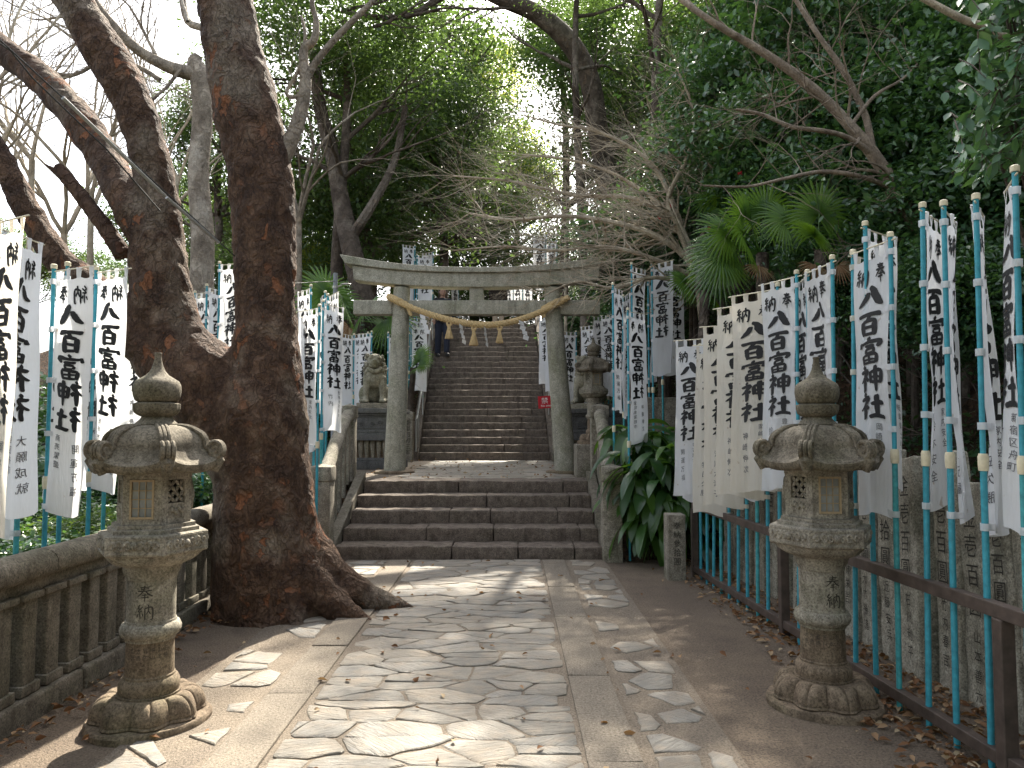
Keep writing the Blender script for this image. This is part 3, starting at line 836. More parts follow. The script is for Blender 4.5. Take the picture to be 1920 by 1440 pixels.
# ------------------------------------------------------------------ stone lantern
def hexr(th, c):   # radius of a hexagon with circumradius c, corners at multiples of 60 degrees
    a = (th % (pi / 3)) - pi / 6
    return c * math.cos(pi / 6) / math.cos(a)
def make_lantern(window_face, label, loc, rz, full, lettering_side, low_side):
    t = empty('stone_lantern', loc, rz, label, 'stone lantern', 'stone lanterns')
    G, D, B = M['granite'], M['granite_dark'], M['granite_brown']
    # plinth and lotus foot
    mb = MB(); mb.lathe([(.0, -.03), (.33, -.03), (.33, .03), (.32, .042), (.285, .046), (0, .046)], 60, cap=False,
                        fn=lambda r, z, th, j: (r * (1 + .02 * math.sin(3 * th + 1)), z))
    mb.build('plinth', B, t)
    def petal(r, z, th, j):
        a = (th * 8 / (2 * pi)) % 1.0           # eight broad petals, each with two lobes
        l = abs(math.sin(2 * pi * a)) ** .6
        edge = 1 - max(0, (abs(a - .5) - .44) / .06)
        k = max(0, min(1, (r - .17) / .1))
        rim = 1 + .07 * math.cos(2 * pi * (a - .5)) * k
        bl = l ** .5 * math.sin(pi * min(1, max(0, (r - .165) / .125))) if r > .165 else 0
        rim2 = rim * (1 - .035 * (1 - l ** .5) * k)
        return r * rim2 + .006 * bl, z + .016 * bl
    prof = [(0, .045), (.285, .045), (.29, .052), (.282, .062), (.272, .064)] + [(.172 + .112 * math.cos(u * pi / 2) ** .9, .066 + .088 * math.sin(u * pi / 2)) for u in np.linspace(0, 1, 14)] + [(.168, .155), (.168, .165), (0, .165)]
    mb = MB(); mb.lathe(prof, 192, petal, cap=False)
    mb.build('lotus_foot', B, t, True, 60)
    lowr, upr = .132, .136
    mb = MB(); mb.lathe([(0, .16), (.165, .165), (.17, .19), (.168, .215), (.155, .238), (.142, .245), (.142, .255), (lowr + .004, .26), (lowr, .44), (0, .44)], 56, cap=False)
    mb.build('shaft_lower', B, t)
    mb = MB(); mb.lathe([(0, .43), (.140, .435), (.143, .45), (.158, .458), (.170, .478), (.170, .498), (.158, .52), (.143, .526), (.141, .538), (0, .54)], 56, cap=False)
    mb.build('shaft_ring', G, t)
    mb = MB(); mb.lathe([(0, .53), (upr, .535), (upr, .750), (.142, .755), (.143, .768), (.158, .79), (.166, .826), (0, .83)], 56, cap=False)
    s_up = mb.build('shaft_upper', G, t)
    mb = MB()
    ang0 = lettering_side
    def cyl(rad):
        def f(x, z):
            a = ang0 + x / rad
            return (math.cos(a) * (rad + .0015), math.sin(a) * (rad + .0015), z)
        return f
    for ch, z in (('奉', .648), ('納', .553)):
        g = brush_glyph(ch, 3, .7); place_glyph(mb, g, -.050, z, .100, .086, cyl(upr))
    mb.build('lettering', M['engrave'], s_up, False)
    if full:
        s_low = [c for c in t.children if c.name.startswith('shaft_lower')][0]
        mb = MB(); cols = ['大原宗理佐', '内田富造', '石田庄吉', '荒川常松', '山本鈴吉', '村上孝之'] if window_face == 5 else ['山田一三', '大西兼三', '竹内福蔵', '中山正吉', '山本七郎', '三浦吉次']
        for i, s in enumerate(cols):
            for j, ch in enumerate(s):
                place_glyph(mb, font_glyph(ch), -.115 + i * .038, .385 - j * .034, .026, .028, lambda x, z: (math.cos(low_side + x / lowr) * (lowr + .002), math.sin(low_side + x / lowr) * (lowr + .002), z))
        mb.build('lettering', M['engrave'], s_low, False)
    # lotus bowl under the platform
    def bowl(r, z, th, j):
        a = (th * 12 / (2 * pi)) % 1.0
        k = 1 + .05 * abs(math.sin(pi * a)) * min(1, max(0, (r - .17) / .04))
        h = hexr(th, r * 1.12); w = min(1, max(0, (z - .835) / .06))
        return r * k * (1 - w) + h * w * (.97 + .03 * k), z
    mb = MB(); mb.lathe([(0, .822), (.155, .822), (.180, .828), (.218, .844), (.248, .866), (.262, .892), (0, .898)], 144, bowl, cap=False)
    mb.build('lotus_bowl', G, t, True, 60)
    hexf = lambda r, z, th, j: (hexr(th, r), z)
    mb = MB(); mb.lathe([(0, .885), (.285, .889), (.312, .895), (.32, .902), (.32, .995), (.312, 1.0), (.268, 1.002), (.268, 1.020), (.262, 1.024), (.245, 1.025), (.245, 1.045), (0, 1.046)], 120, hexf, cap=False)
    # carved waves and blossoms on the six edges
    for k in range(6):
        th = k * pi / 3 + pi / 6; ap = .32 * math.cos(pi / 6)
        c = Vector((math.cos(th) * ap, math.sin(th) * ap, .949)); tx = Vector((-math.sin(th), math.cos(th), 0)); nn = Vector((math.cos(th), math.sin(th), 0))
        for sgn in (-1, 1):
            for (ox, sc, tn) in ((.035, .85, 1.4), (.075, 1.0, 1.6), (.118, .75, 1.3)):
                pts = []
                for i in range(14):
                    u = i / 13; a = u * tn * 2 * pi; rr = .021 * sc * (1 - u * .8)
                    pts.append(c + tx * (sgn * (ox + rr * math.cos(a))) + Vector((0, 0, rr * math.sin(a) * 1.35)) + nn * .001)
                mb.tube(pts, [.0105 * (1 - .5 * i / 13) for i in range(14)], 6)
        mb.ell(c + nn * .003, (.021, .021, .022), 10, 6)
        mb.tube([c + tx * -.138 + Vector((0, 0, .038)), c + tx * .138 + Vector((0, 0, .038))], .0035, 5)
        mb.tube([c + tx * -.138 + Vector((0, 0, -.038)), c + tx * .138 + Vector((0, 0, -.038))], .0035, 5)
    mb.build('platform', G, t, True, 35)
    # fire box
    cr = .215; z0, z1 = 1.046, 1.318
    mb = MB(); ap = cr * math.cos(pi / 6)
    for k in range(6):
        th = k * pi / 3 + pi / 6
        Rm = Matrix.Translation((0, 0, 0)) @ Matrix.Rotation(th - pi / 2, 4, 'Z')   # local +y = outward
        hw = cr * .5
        opening = None
        if k == window_face: opening = (-.066, .066, 1.078, 1.275)
        elif k in ((window_face + 1) % 6, (window_face - 1) % 6): opening = (-.060, .060, 1.152, 1.272)
        d = .03
        def wallbox(xa, xb, za, zb):
            mb.add([(xa, ap, za), (xb, ap, za), (xb, ap, zb), (xa, ap, zb), (xa, ap - d, za), (xb, ap - d, za), (xb, ap - d, zb), (xa, ap - d, zb)],
                   [(0, 1, 2, 3), (4, 7, 6, 5), (0, 3, 7, 4), (1, 5, 6, 2), (3, 2, 6, 7), (0, 4, 5, 1)], Rm)
        if opening:
            xa, xb, za, zb = opening
            wallbox(-hw, xa, z0, z1); wallbox(xb, hw, z0, z1); wallbox(xa, xb, z0, za); wallbox(xa, xb, zb, z1)
        else:
            wallbox(-hw, hw, z0, z1)
            pts = [Rm @ Vector((math.sin(u * 2 * pi) * .05 * (1 - .3 * u), ap + .012, 1.18 + .07 * math.cos(u * 2 * pi * 1.1))) for u in np.linspace(0, 1, 22)]
            mb.tube(pts, .017, 6)
            mb.ell(Rm @ Vector((0, ap + .004, 1.18)), (.04, .04, .06), 10, 6)
        if opening and k != window_face:   # relief under the lattice
            for i in range(5):
                mb.ell(Rm @ Vector((-.036 + .018 * i, ap + .001, 1.112 + .010 * math.sin(i * 2.2))), (.014, .014, .016), 8, 6)
            for sg in (-1, 1):
                mb.tube([Rm @ Vector((sg * .052 * (1 - u * .3), ap + .002, 1.098 + .02 * math.sin(u * 5))) for u in np.linspace(0, 1, 8)], .005, 5)
            mb.tube([Rm @ Vector(p) for p in ((-.06, ap + .001, 1.083), (.06, ap + .001, 1.083))], .003, 4)
        for xx in (-hw + .002, ):
            pass
        mb.add([(-hw, ap + .004, 1.285), (hw, ap + .004, 1.285), (hw, ap + .004, z1), (-hw, ap + .004, z1), (-hw, ap, 1.283), (hw, ap, 1.283)], [(0, 1, 2, 3), (0, 4, 5, 1)], Rm)
    box_o = mb.build('fire_box', G, t, True, 30)
    mb = MB(); mb.lathe([(0, 1.05), (.12, 1.05), (.12, 1.31), (0, 1.31)], 6, cap=False); mb.build('shade_core', M['void'], box_o)  # dark core put in for the shade of the hollow box
    # window: wooden frame, bars and paper
    th = window_face * pi / 3 + pi / 6; Rm = Matrix.Rotation(th - pi / 2, 4, 'Z')
    mb = MB(); xa, xb, za, zb = -.068, .068, 1.076, 1.277; fw = .011
    for b in ((xa, xa + fw, za, zb), (xb - fw, xb, za, zb), (xa + fw, xb - fw, za, za + fw), (xa + fw, xb - fw, zb - fw, zb)):
        mb.box(b[0], b[1], ap - .012, ap + .006, b[2], b[3], Rm)
    for i in (1, 2): x = xa + fw + (xb - xa - 2 * fw) * i / 3; mb.box(x - .0022, x + .0022, ap - .008, ap - .001, za + fw, zb - fw, Rm)
    for i in (1, 2, 3): z = za + fw + (zb - za - 2 * fw) * i / 4; mb.box(xa + fw, xb - fw, ap - .0075, ap - .0015, z - .0022, z + .0022, Rm)
    w_o = mb.build('window', M['wood'], t, False)
    mb = MB(); mb.box(xa + fw, xb - fw, ap - .014, ap - .010, za + fw, zb - fw, Rm); mb.build('paper_pane', M['paper'], w_o, False)
    for kk in ((window_face + 1) % 6, (window_face - 1) % 6):
        th = kk * pi / 3 + pi / 6; Rm = Matrix.Rotation(th - pi / 2, 4, 'Z'); mb = MB()
        s = .059; c0 = 1.212; ym = ap - .012
        q = s / 2
        # pattern of overlapping circles: leaf shapes on the diagonals of four cells
        for cx in (-q, q):
            for cz in (-q, q):
                for dx, dz in ((1, 1), (1, -1), (-1, 1), (-1, -1)):
                    a = Vector((cx, ym, c0 + cz)); b = Vector((cx + dx * q, ym, c0 + cz + dz * q))
                    dd = b - a; pn = Vector((-dd.z, 0, dd.x)).normalized()
                    vs = []; m = 7
                    for i in range(m):
                        u = i / (m - 1); wdt = .0105 * math.sin(pi * u) + .0012
                        p = a + dd * u
                        vs += [p + pn * wdt, p - pn * wdt, p + Vector((0, .007, 0))]
                    fs = []
                    for i in range(m - 1): fs += [(3 * i, 3 * i + 2, 3 * i + 5, 3 * i + 3), (3 * i + 2, 3 * i + 1, 3 * i + 4, 3 * i + 5)]
                    mb.add(vs, fs, Rm)
        mb.build('lattice', G, t, True, 30)
    # roof
    mb = MB(); n = 144; rows = []
    prof = []
    for u in np.linspace(0, 1, 22):
        if u < .62:
            a = u / .62 * pi / 2; r = .13 + .145 * math.sin(a) ** 1.0 * 1.0; z = 1.555 - .125 * (1 - math.cos(a))
        else:
            v = (u - .62) / .38; r = .275 + .075 * v; z = 1.43 - .055 * math.sin(v * pi / 2) - .012 * v
        prof.append((r, z))
    # dome then flared eave, lower edge, underside
    P = [(0, 1.560), (.125, 1.560)] + prof + [(.362, 1.352), (.358, 1.322), (.340, 1.308), (.24, 1.312), (0, 1.318)]
    def roof(r, z, th, j):
        a = (th % (pi / 3)) / (pi / 3); cor = abs(a - .5) * 2      # 1 at the corners
        w = min(1, max(0, (r - .14) / .1))
        rr = r * (1 - w) + hexr(th, r * 1.06) * w
        lift = .045 * cor ** 3.0 * max(0, (r - .22) / .13) if z > 1.318 or r > .3 else 0
        if r > .33: lift = .045 * cor ** 3.0
        return rr, z + lift
    mb.lathe(P, n, roof, cap=False)
    for k in range(6):
        th = k * pi / 3; u = Vector((math.cos(th), math.sin(th), 0)); w = Vector((-math.sin(th), math.cos(th), 0))
        for off in (-.022, 0, .022):
            pts = [Vector((u.x * (r * 1.05 if r > .2 else r * (1 + .05 * (r - .13) / .07)), u.y * (r * 1.05 if r > .2 else r * (1 + .05 * (r - .13) / .07)), z + (.045 * max(0, (r - .22) / .13)))) + w * off for r, z in prof[:19]]
            mb.tube(pts, .0125, 7)
        # scroll: rolled up end of the ridge
        c = u * .338 + Vector((0, 0, 1.432))
        for off in (-.027, 0, .027):
            pts = []; rr_ = []
            for i in range(26):
                q = i / 25; a = -2.0 + q * (2 * pi * 1.5); rr = .054 - .044 * q
                pts.append(c + u * (math.cos(a) * rr) + Vector((0, 0, math.sin(a) * rr)) + w * off); rr_.append(.0135 - .003 * q)
            mb.tube(pts, rr_, 7)
        mb.tube([c + w * -.030, c + w * .030], .034, 16)
        mb.tube([c + u * -.02 + w * .0 + Vector((0, 0, -.02)), c + u * .018 + Vector((0, 0, -.070)), c + u * -.005 + Vector((0, 0, -.115))], [.042, .040, .026], 10)
    mb.build('roof', D, t, True, 50)
    # finial
    def ring(r, z, th, j):
        a = (th * 8 / (2 * pi)) % 1.0
        k = .007 * abs(math.sin(pi * a)) if 1.61 < z < 1.675 else 0
        return r + k, z
    mb = MB(); mb.lathe([(0, 1.545), (.108, 1.55), (.115, 1.565), (.108, 1.572), (.088, 1.59), (.080, 1.603), (.095, 1.612), (.112, 1.625), (.120, 1.648), (.120, 1.672), (.10, 1.682), (.0, 1.682)], 64, ring, cap=False)
    mb.build('finial_neck', G if False else D, t, True, 50)
    mb = MB(); mb.lathe([(0, 1.675), (.098, 1.68), (.116, 1.69), (.126, 1.715), (.130, 1.745), (.127, 1.775), (.115, 1.795), (.09, 1.81), (.062, 1.827), (.042, 1.848), (.028, 1.878), (.020, 1.91), (.0175, 1.935), (.021, 1.945), (.018, 1.949), (0, 1.95)], 48, cap=False)
    mb.build('finial', D, t)
    for o in list(t.children):
        k = .915 if o.name.startswith('roof') else .93 if o.name.startswith('finial') else .93 if o.name.startswith(('plinth', 'lotus_foot')) else .885
        Sm = Matrix.Diagonal((k, k, 1, 1)); o.data.transform(Sm)
        for c_ in o.children: c_.data.transform(Sm)
    return t
# hexagon corners sit at multiples of 60 degrees: turn so one corner faces the camera
lan_r = make_lantern(5, 'tall carved stone lantern in front of the brown steel fence on the grit strip', (1.745, 4.27, 0), R(-63), True, R(-20), R(-49))
lan_l = make_lantern(4, 'tall carved stone lantern standing between the mossy balustrade and the big tree', (-1.912, 4.02, 0), R(5), True, R(-85), R(-69))
c = copy_tree(lan_r); c.location = (1.27, 11.6, 1.30); c.rotation_euler = (0, 0, R(-45)); c.scale = (.84, .84, .84)
c['label'] = 'smaller stone lantern on a raised block just outside the right pillar of the gate'
mb = MB(); mb.stone(.98, 1.56, 11.3, 11.9, .76, 1.28, .09, .015, .005); b_ = mb.build('lantern_block', M['granite']); tag(b_, 'low stone block carrying the smaller lantern beside the gate pillar', 'stone block')
c = copy_tree(lan_r); c.location = (-3.60, 16.7, 1.06); c.rotation_euler = (0, 0, R(20)); c.scale = (.84, .84, .84)
c['label'] = 'small stone lantern half hidden behind the left lion statue and the white banners'
mb = MB(); mb.stone(-4.0, -3.2, 16.3, 17.1, .6, 1.05, .12, .015, .005); b_ = mb.build('lantern_block', M['granite']); tag(b_, 'stone block under the small lantern behind the lion statue', 'stone block')
# ------------------------------------------------------------------ brown steel fence on the right
def fx(Y): return 2.38 - .0616 * Y
fen = empty('steel_fence', (2.1, 4.5, 0), 0, 'low brown steel fence with two rails that holds the blue banner poles', 'fence')
L = -Vector(fen.location)
Y0f, Y1f = .6, 7.86
for z0, z1 in ((.055, .115), (.70, .765)):
    mb = MB()
    mb.add([(fx(Y0f) - .025, Y0f, z0), (fx(Y0f) + .03, Y0f, z0), (fx(Y0f) + .03, Y0f, z1), (fx(Y0f) - .025, Y0f, z1),
            (fx(Y1f) - .025, Y1f, z0), (fx(Y1f) + .03, Y1f, z0), (fx(Y1f) + .03, Y1f, z1), (fx(Y1f) - .025, Y1f, z1)],
           [(0, 1, 2, 3), (4, 7, 6, 5), (0, 4, 5, 1), (1, 5, 6, 2), (2, 6, 7, 3), (3, 7, 4, 0)])
    o = mb.build('rail', M['steel'], fen, False); o.location = L
    bv = o.modifiers.new('edge', 'BEVEL'); bv.width = .005; bv.segments = 2
for Y in (1.05, 3.36, 5.66, 7.84):
    mb = MB(); mb.box(fx(Y) - .033, fx(Y) + .033, Y - .033, Y + .033, -.06, .70); o = mb.build('post', M['steel'], fen, False); o.location = L
    bv = o.modifiers.new('edge', 'BEVEL'); bv.width = .006; bv.segments = 2

# ------------------------------------------------------------------ prayer banners
PHR = ['岐阜県土岐市', '愛知県蒲郡市', '家内安全', '商売繁盛', '豊橋市花田町', '岡崎市', '名古屋市', '新宿区舟町', '開運厄除', '交通安全', '株式会社']
NAM = ['清川六津子', '鈴木安全', '開運万福', '大願成就', '牧田久勝', '神崎伸次', '開運満願', '竹内']
def nobori(x, y, zt, ex, ey, label, zb=None, L=1.5, width=None, mirror=False, mat='cloth_white', flare=0.0, swing=0.0, detail=2, seed=0,
           lean=(0, 0), group='white prayer banners on blue poles', amp=.02, drop=.05, overshoot=.03, shift=0.0):
    """pole at (x, y) up to zt; the top rod runs from the pole towards (ex, ey)"""
    rg = random.Random(seed * 7 + 3)
    if zb is None: zb = -.06
    root = empty('prayer_banner', (x, y, zb), 0, label, 'banner', group)
    d = Vector((ex - x, ey - y, 0)); w = width or d.length; d.normalize()
    n = Vector((d.y, -d.x, 0))
    # which side faces the camera
    mid = Vector((x, y, 0)) + d * w / 2
    if n.dot(Vector((0, 0, 0)) - mid) < 0: n = -n
    h = zt - zb
    def lp(z):  # lean of the pole at local height z
        return Vector((lean[0] * z / h, lean[1] * z / h, z))
    zc = min(1.45, h * .55)
    mb = MB(); mb.tube([lp(0), lp(zc)], .0150, 10); pole = mb.build('pole', M['pole_old'] if seed % 4 == 1 else M['pole'], root)
    mb = MB(); mb.tube([lp(zc), lp(h - .02)], .0125, 10); mb.build('upper_pole', M['pole'], root)
    mb = MB(); mb.tube([lp(zc - .045), lp(zc - .02), lp(zc + .02), lp(zc + .035)], [.021, .0235, .0235, .019], 12); mb.build('coupling', M['cream'], root)
    mb = MB(); mb.tube([lp(h - .03), lp(h - .005), lp(h)], [.0195, .0195, .013], 12); mb.build('pole_cap', M['cream'], root)
    ztop = h - drop
    P0 = lp(ztop)
    mb = MB(); mb.tube([P0 - d * .05, P0 + d * (w + overshoot) + Vector((0, 0, rg.uniform(-.008, .02)))], .0045, 6); mb.build('top_rod', M['rod'], root)
    ph = rg.uniform(0, 6.28); k1 = rg.uniform(.7, 1.5); sg = rg.choice((-1, 1))
    ztc = ztop - .05
    def surf(u, v, off=0.0):
        a = .25 + v * .9
        dn = amp * a * math.sin(2 * pi * (u * k1) + ph + v * 2.2) + amp * .5 * math.sin(u * 9 + ph * 2 + v * 3) * (.4 + v * .5) + amp * .35 * math.sin(v * 11 + u * 4 + ph)
        dn += swing * v ** 1.6 * (.4 + u * .6) + sg * amp * .4 * math.sin(v * 5 + ph)
        uu = .028 + u * (w - .03) * (1 + flare * v ** 1.5) + shift * v ** 1.4
        uu -= abs(swing) * .25 * v * v * u
        sag = .016 * abs(math.sin(pi * u * 3)) * max(0, 1 - v * 14)
        z = ztc - v * L * (1 + .012 * math.sin(u * 5 + ph)) - sag
        b = lp(z)
        return Vector((b.x, b.y, z)) + d * uu + n * (dn + off)
    NU, NV = (14, 46) if detail > 1 else (8, 20)
    mb = MB()
    vs = [surf(i / NU, j / NV) for j in range(NV + 1) for i in range(NU + 1)]
    mb.add(vs, [(j * (NU + 1) + i, j * (NU + 1) + i + 1, (j + 1) * (NU + 1) + i + 1, (j + 1) * (NU + 1) + i) for j in range(NV) for i in range(NU)])
    # loops over the rod
    for uc in (.04, .345, .655, .96):
        u0, u1 = uc - .05, uc + .05
        a, b = surf(max(0, u0), 0), surf(min(1, u1), 0)
        c1, c2 = Vector((a.x, a.y, ztop + .006)), Vector((b.x, b.y, ztop + .006))
        for off in (.006, -.006):
            mb.add([a, b, c2 + n * off, c1 + n * off], [(0, 1, 2, 3)])
        mb.add([c1 + n * .006, c2 + n * .006, c2 - n * .006, c1 - n * .006], [(0, 1, 2, 3)])
    cl = mb.build('cloth', M[mat], root, True, 180)
    # straps to the pole
    for v in (.01, .22, .44, .67, .98):
        mb = MB()
        a = surf(0, v); z = a.z; c = lp(z)
        c = Vector((c.x, c.y, z))
        ring = [c + Vector((math.cos(t), math.sin(t), 0)) * .0205 for t in np.linspace(0, 2 * pi, 13)]
        for i in range(12):
            mb.add([ring[i] - Vector((0, 0, .017)), ring[i + 1] - Vector((0, 0, .017)), ring[i + 1] + Vector((0, 0, .017)), ring[i] + Vector((0, 0, .017))], [(0, 1, 2, 3)])
        e = surf(.09, v)
        for s_ in (.0195, -.0195):
            mb.add([c + n * s_ - Vector((0, 0, .016)), e + n * .004 * (1 if s_ > 0 else -1) - Vector((0, 0, .016)), e + n * .004 * (1 if s_ > 0 else -1) + Vector((0, 0, .016)), c + n * s_ + Vector((0, 0, .016))], [(0, 1, 2, 3)])
        mb.build('strap', M[mat], root, True, 60)
    # brush lettering; reads correctly when the text x axis points to the viewer's right
    right = Vector((-n.y, n.x, 0))        # viewer looks along -n, its right hand
    flip = d.dot(right) < 0
    if mirror: flip = not flip
    def tx(px, py, off):                 # px 0..1 across, py metres from the top
        u = 1 - px if flip else px
        return surf(.02 + .96 * u, py / L, off)
    mb = MB()
    offs = (.0035, -.0035) if detail > 1 else (.005, -.005)
    wr = 1.0
    for off in offs:
        f = lambda X, Y: tx(X, Y, off)
        def put(ch, cx, cy, sw, sh, bold):
            g = brush_glyph(ch, seed % 5, bold)
            mb.add([tx(cx + (px - .5) * sw, cy + (.5 - py) * sh, off) for px, py in g[0]], g[1])
        put('奉', .77, .105, .32, .13, 1.15); put('納', .27, .115, .34, .13, 1.15)
        for i, ch in enumerate('八百富神社'):
            put(ch, .52, .245 + i * .163, .70, .162, 1.38)
    mb.build('lettering', M['ink'], cl, False)
    if detail > 1:
        cols = [(.72, rg.choice(PHR), .046, 1.02), (.33, rg.choice(NAM), .062, 1.08)]
        for cx, s_, sz, y0 in cols:
            yy = y0; mb = MB()
            for ch in s_:
                g = font_glyph(ch); j = rg.uniform(-.015, .015); sk = rg.uniform(-.2, .1)
                for off in offs:
                    mb.add([tx(cx + j + (px - .5 + sk * (py - .5)) * sz * 1.15 / w, yy + (.5 - py) * sz, off * .8) for px, py in g[0]], g[1])
                yy += sz * (1.2 if sz < .05 else 1.4)
                if yy > L - .05: break
            mb.build('small_lettering', M['ink_thin'], cl, False)
    return root

def end_for(x, y, px_edge, w, nearer):
    """end of a rod of length w that reaches image column px_edge: two solutions, nearer or farther"""
    best = None
    for k in range(720):
        a = k * pi / 360; ex, ey = x + math.cos(a) * w, y + math.sin(a) * w
        if ey < .5: continue
        px = 960 + F * ex / (cp * ey) if False else 960 + F * ex / ey
        near = ey < y
        cost = abs(px - px_edge) + (0 if near == nearer else 400)
        if best is None or cost < best[0]: best = (cost, ex, ey)
    return best[1], best[2]

# right-hand row: (pole px, Y, top z, edge px, nearer, mat, flare, swing, width, extra)
row = [
 (1907, 3.23, 2.70, 1888, False, 'cloth_white', .75, .05, .26, {}),
 (1835, 3.47, 2.66, 1849, False, 'cloth_white', .2, .05, .30, {}),
 (1772, 3.71, 2.69, 1795, False, 'cloth_white', .1, .04, .34, {}),
 (1722, 3.93, 2.74, 1765, False, 'cloth_white', -.45, .04, .36, {}),
 (1676, 4.19, 2.66, 1600, False, 'cloth_white', -.15, .05, .37, {}),
 (1634, 4.42, 2.79, 1685, False, 'cloth_white', 0, .03, .37, {}),
 (1596, 4.65, 2.66, 1650, False, 'cloth_cream', 0, .03, .36, {}),
 (1563, 4.88, 2.68, 1508, False, 'cloth_white', 0, .02, .36, {}),
 (1513, 5.20, 2.66, 1490, False, 'cloth_white', 0, .02, .36, {}),
 (1487, 5.42, 2.70, 1423, False, 'cloth_white', 0, .02, .36, {}),
 (1455, 5.74, 2.66, 1368, False, 'cloth_cream', 0, .03, .43, {}),
 (1429, 5.97, 2.60, 1338, False, 'cloth_cream', 0, .03, .45, {}),
 (1410, 6.18, 2.56, 1380, False, 'cloth_white', 0, .03, .36, {}),
 (1393, 6.40, 2.48, 1316, False, 'cloth_cream', 0, .03, .38, {}),
 (1377, 6.62, 2.52, 1345, False, 'cloth_white', 0, .03, .36, {}),
 (1361, 6.84, 2.36, 1300, False, 'cloth_cream', 0, .03, .36, {}),
 (1347, 7.05, 2.40, 1325, False, 'cloth_white', 0, .03, .36, {}),
 (1333, 7.27, 2.44, 1306, False, 'cloth_white', 0, .03, .36, {}),
 (1320, 7.46, 2.48, 1264, False, 'cloth_white', .1, .05, .36, {}),
 (1309, 7.66, 2.40, 1280, False, 'cloth_white', 0, .03, .36, {}),
]
for i, (px, Y, zt, e, near, mat, fl, sw, w, ex) in enumerate(row):
    x = fx(Y) + .004; Yp = Y
    exx, eyy = end_for(x, Yp, e, w, near)
    kw = dict(L=1.52, mat=mat, flare=fl, swing=sw, seed=i + 1, detail=2, lean=(.03 + .012 * math.sin(i * 2.3), .03 * math.sin(i * 1.7)), width=w)
    kw.update(ex)
    nobori(x, Yp, zt, exx, eyy, 'lettered white banner on the %s blue pole of the brown fence counted from the right' % ORD[i], **kw)

# left-hand row behind the balustrade: seen from behind, so the lettering is mirrored
rowL = [
 (-40, 3.75, 2.62, 34, True, .32, 'cream banner cut by the photo edge, in front of its neighbour at the left border'),
 (-14, 3.95, 2.66, 66, False, .34, 'banner hanging by the left border with its lettering seen from behind'),
 (40, 4.45, 2.48, 20, False, .34, 'banner mostly hidden behind the two banners at the left border'),
 (92, 4.78, 2.60, 168, True, .36, 'banner with mirrored lettering on the first clearly visible pole left of the stone lantern'),
 (118, 4.98, 2.66, 100, False, .34, 'banner whose pole stands second left of the stone lantern behind its neighbour cloth'),
 (172, 5.30, 2.70, 234, True, .37, 'wide banner with mirrored lettering directly left of the lantern roof'),
 (200, 5.55, 2.68, 160, False, .36, 'banner behind the wide one directly left of the lantern roof'),
]
for i, (px, Y, zt, e, near, w, lab) in enumerate(rowL):
    x = (px - 960) / F * Y
    exx, eyy = end_for(x, Y, e, w, near)
    nobori(x, Y, zt, exx, eyy, lab, zb=-.25, L=1.50, mirror=True, seed=31 + i, detail=2, width=w, mat='cloth_cream' if i == 0 else 'cloth_white', swing=.03, amp=.014)

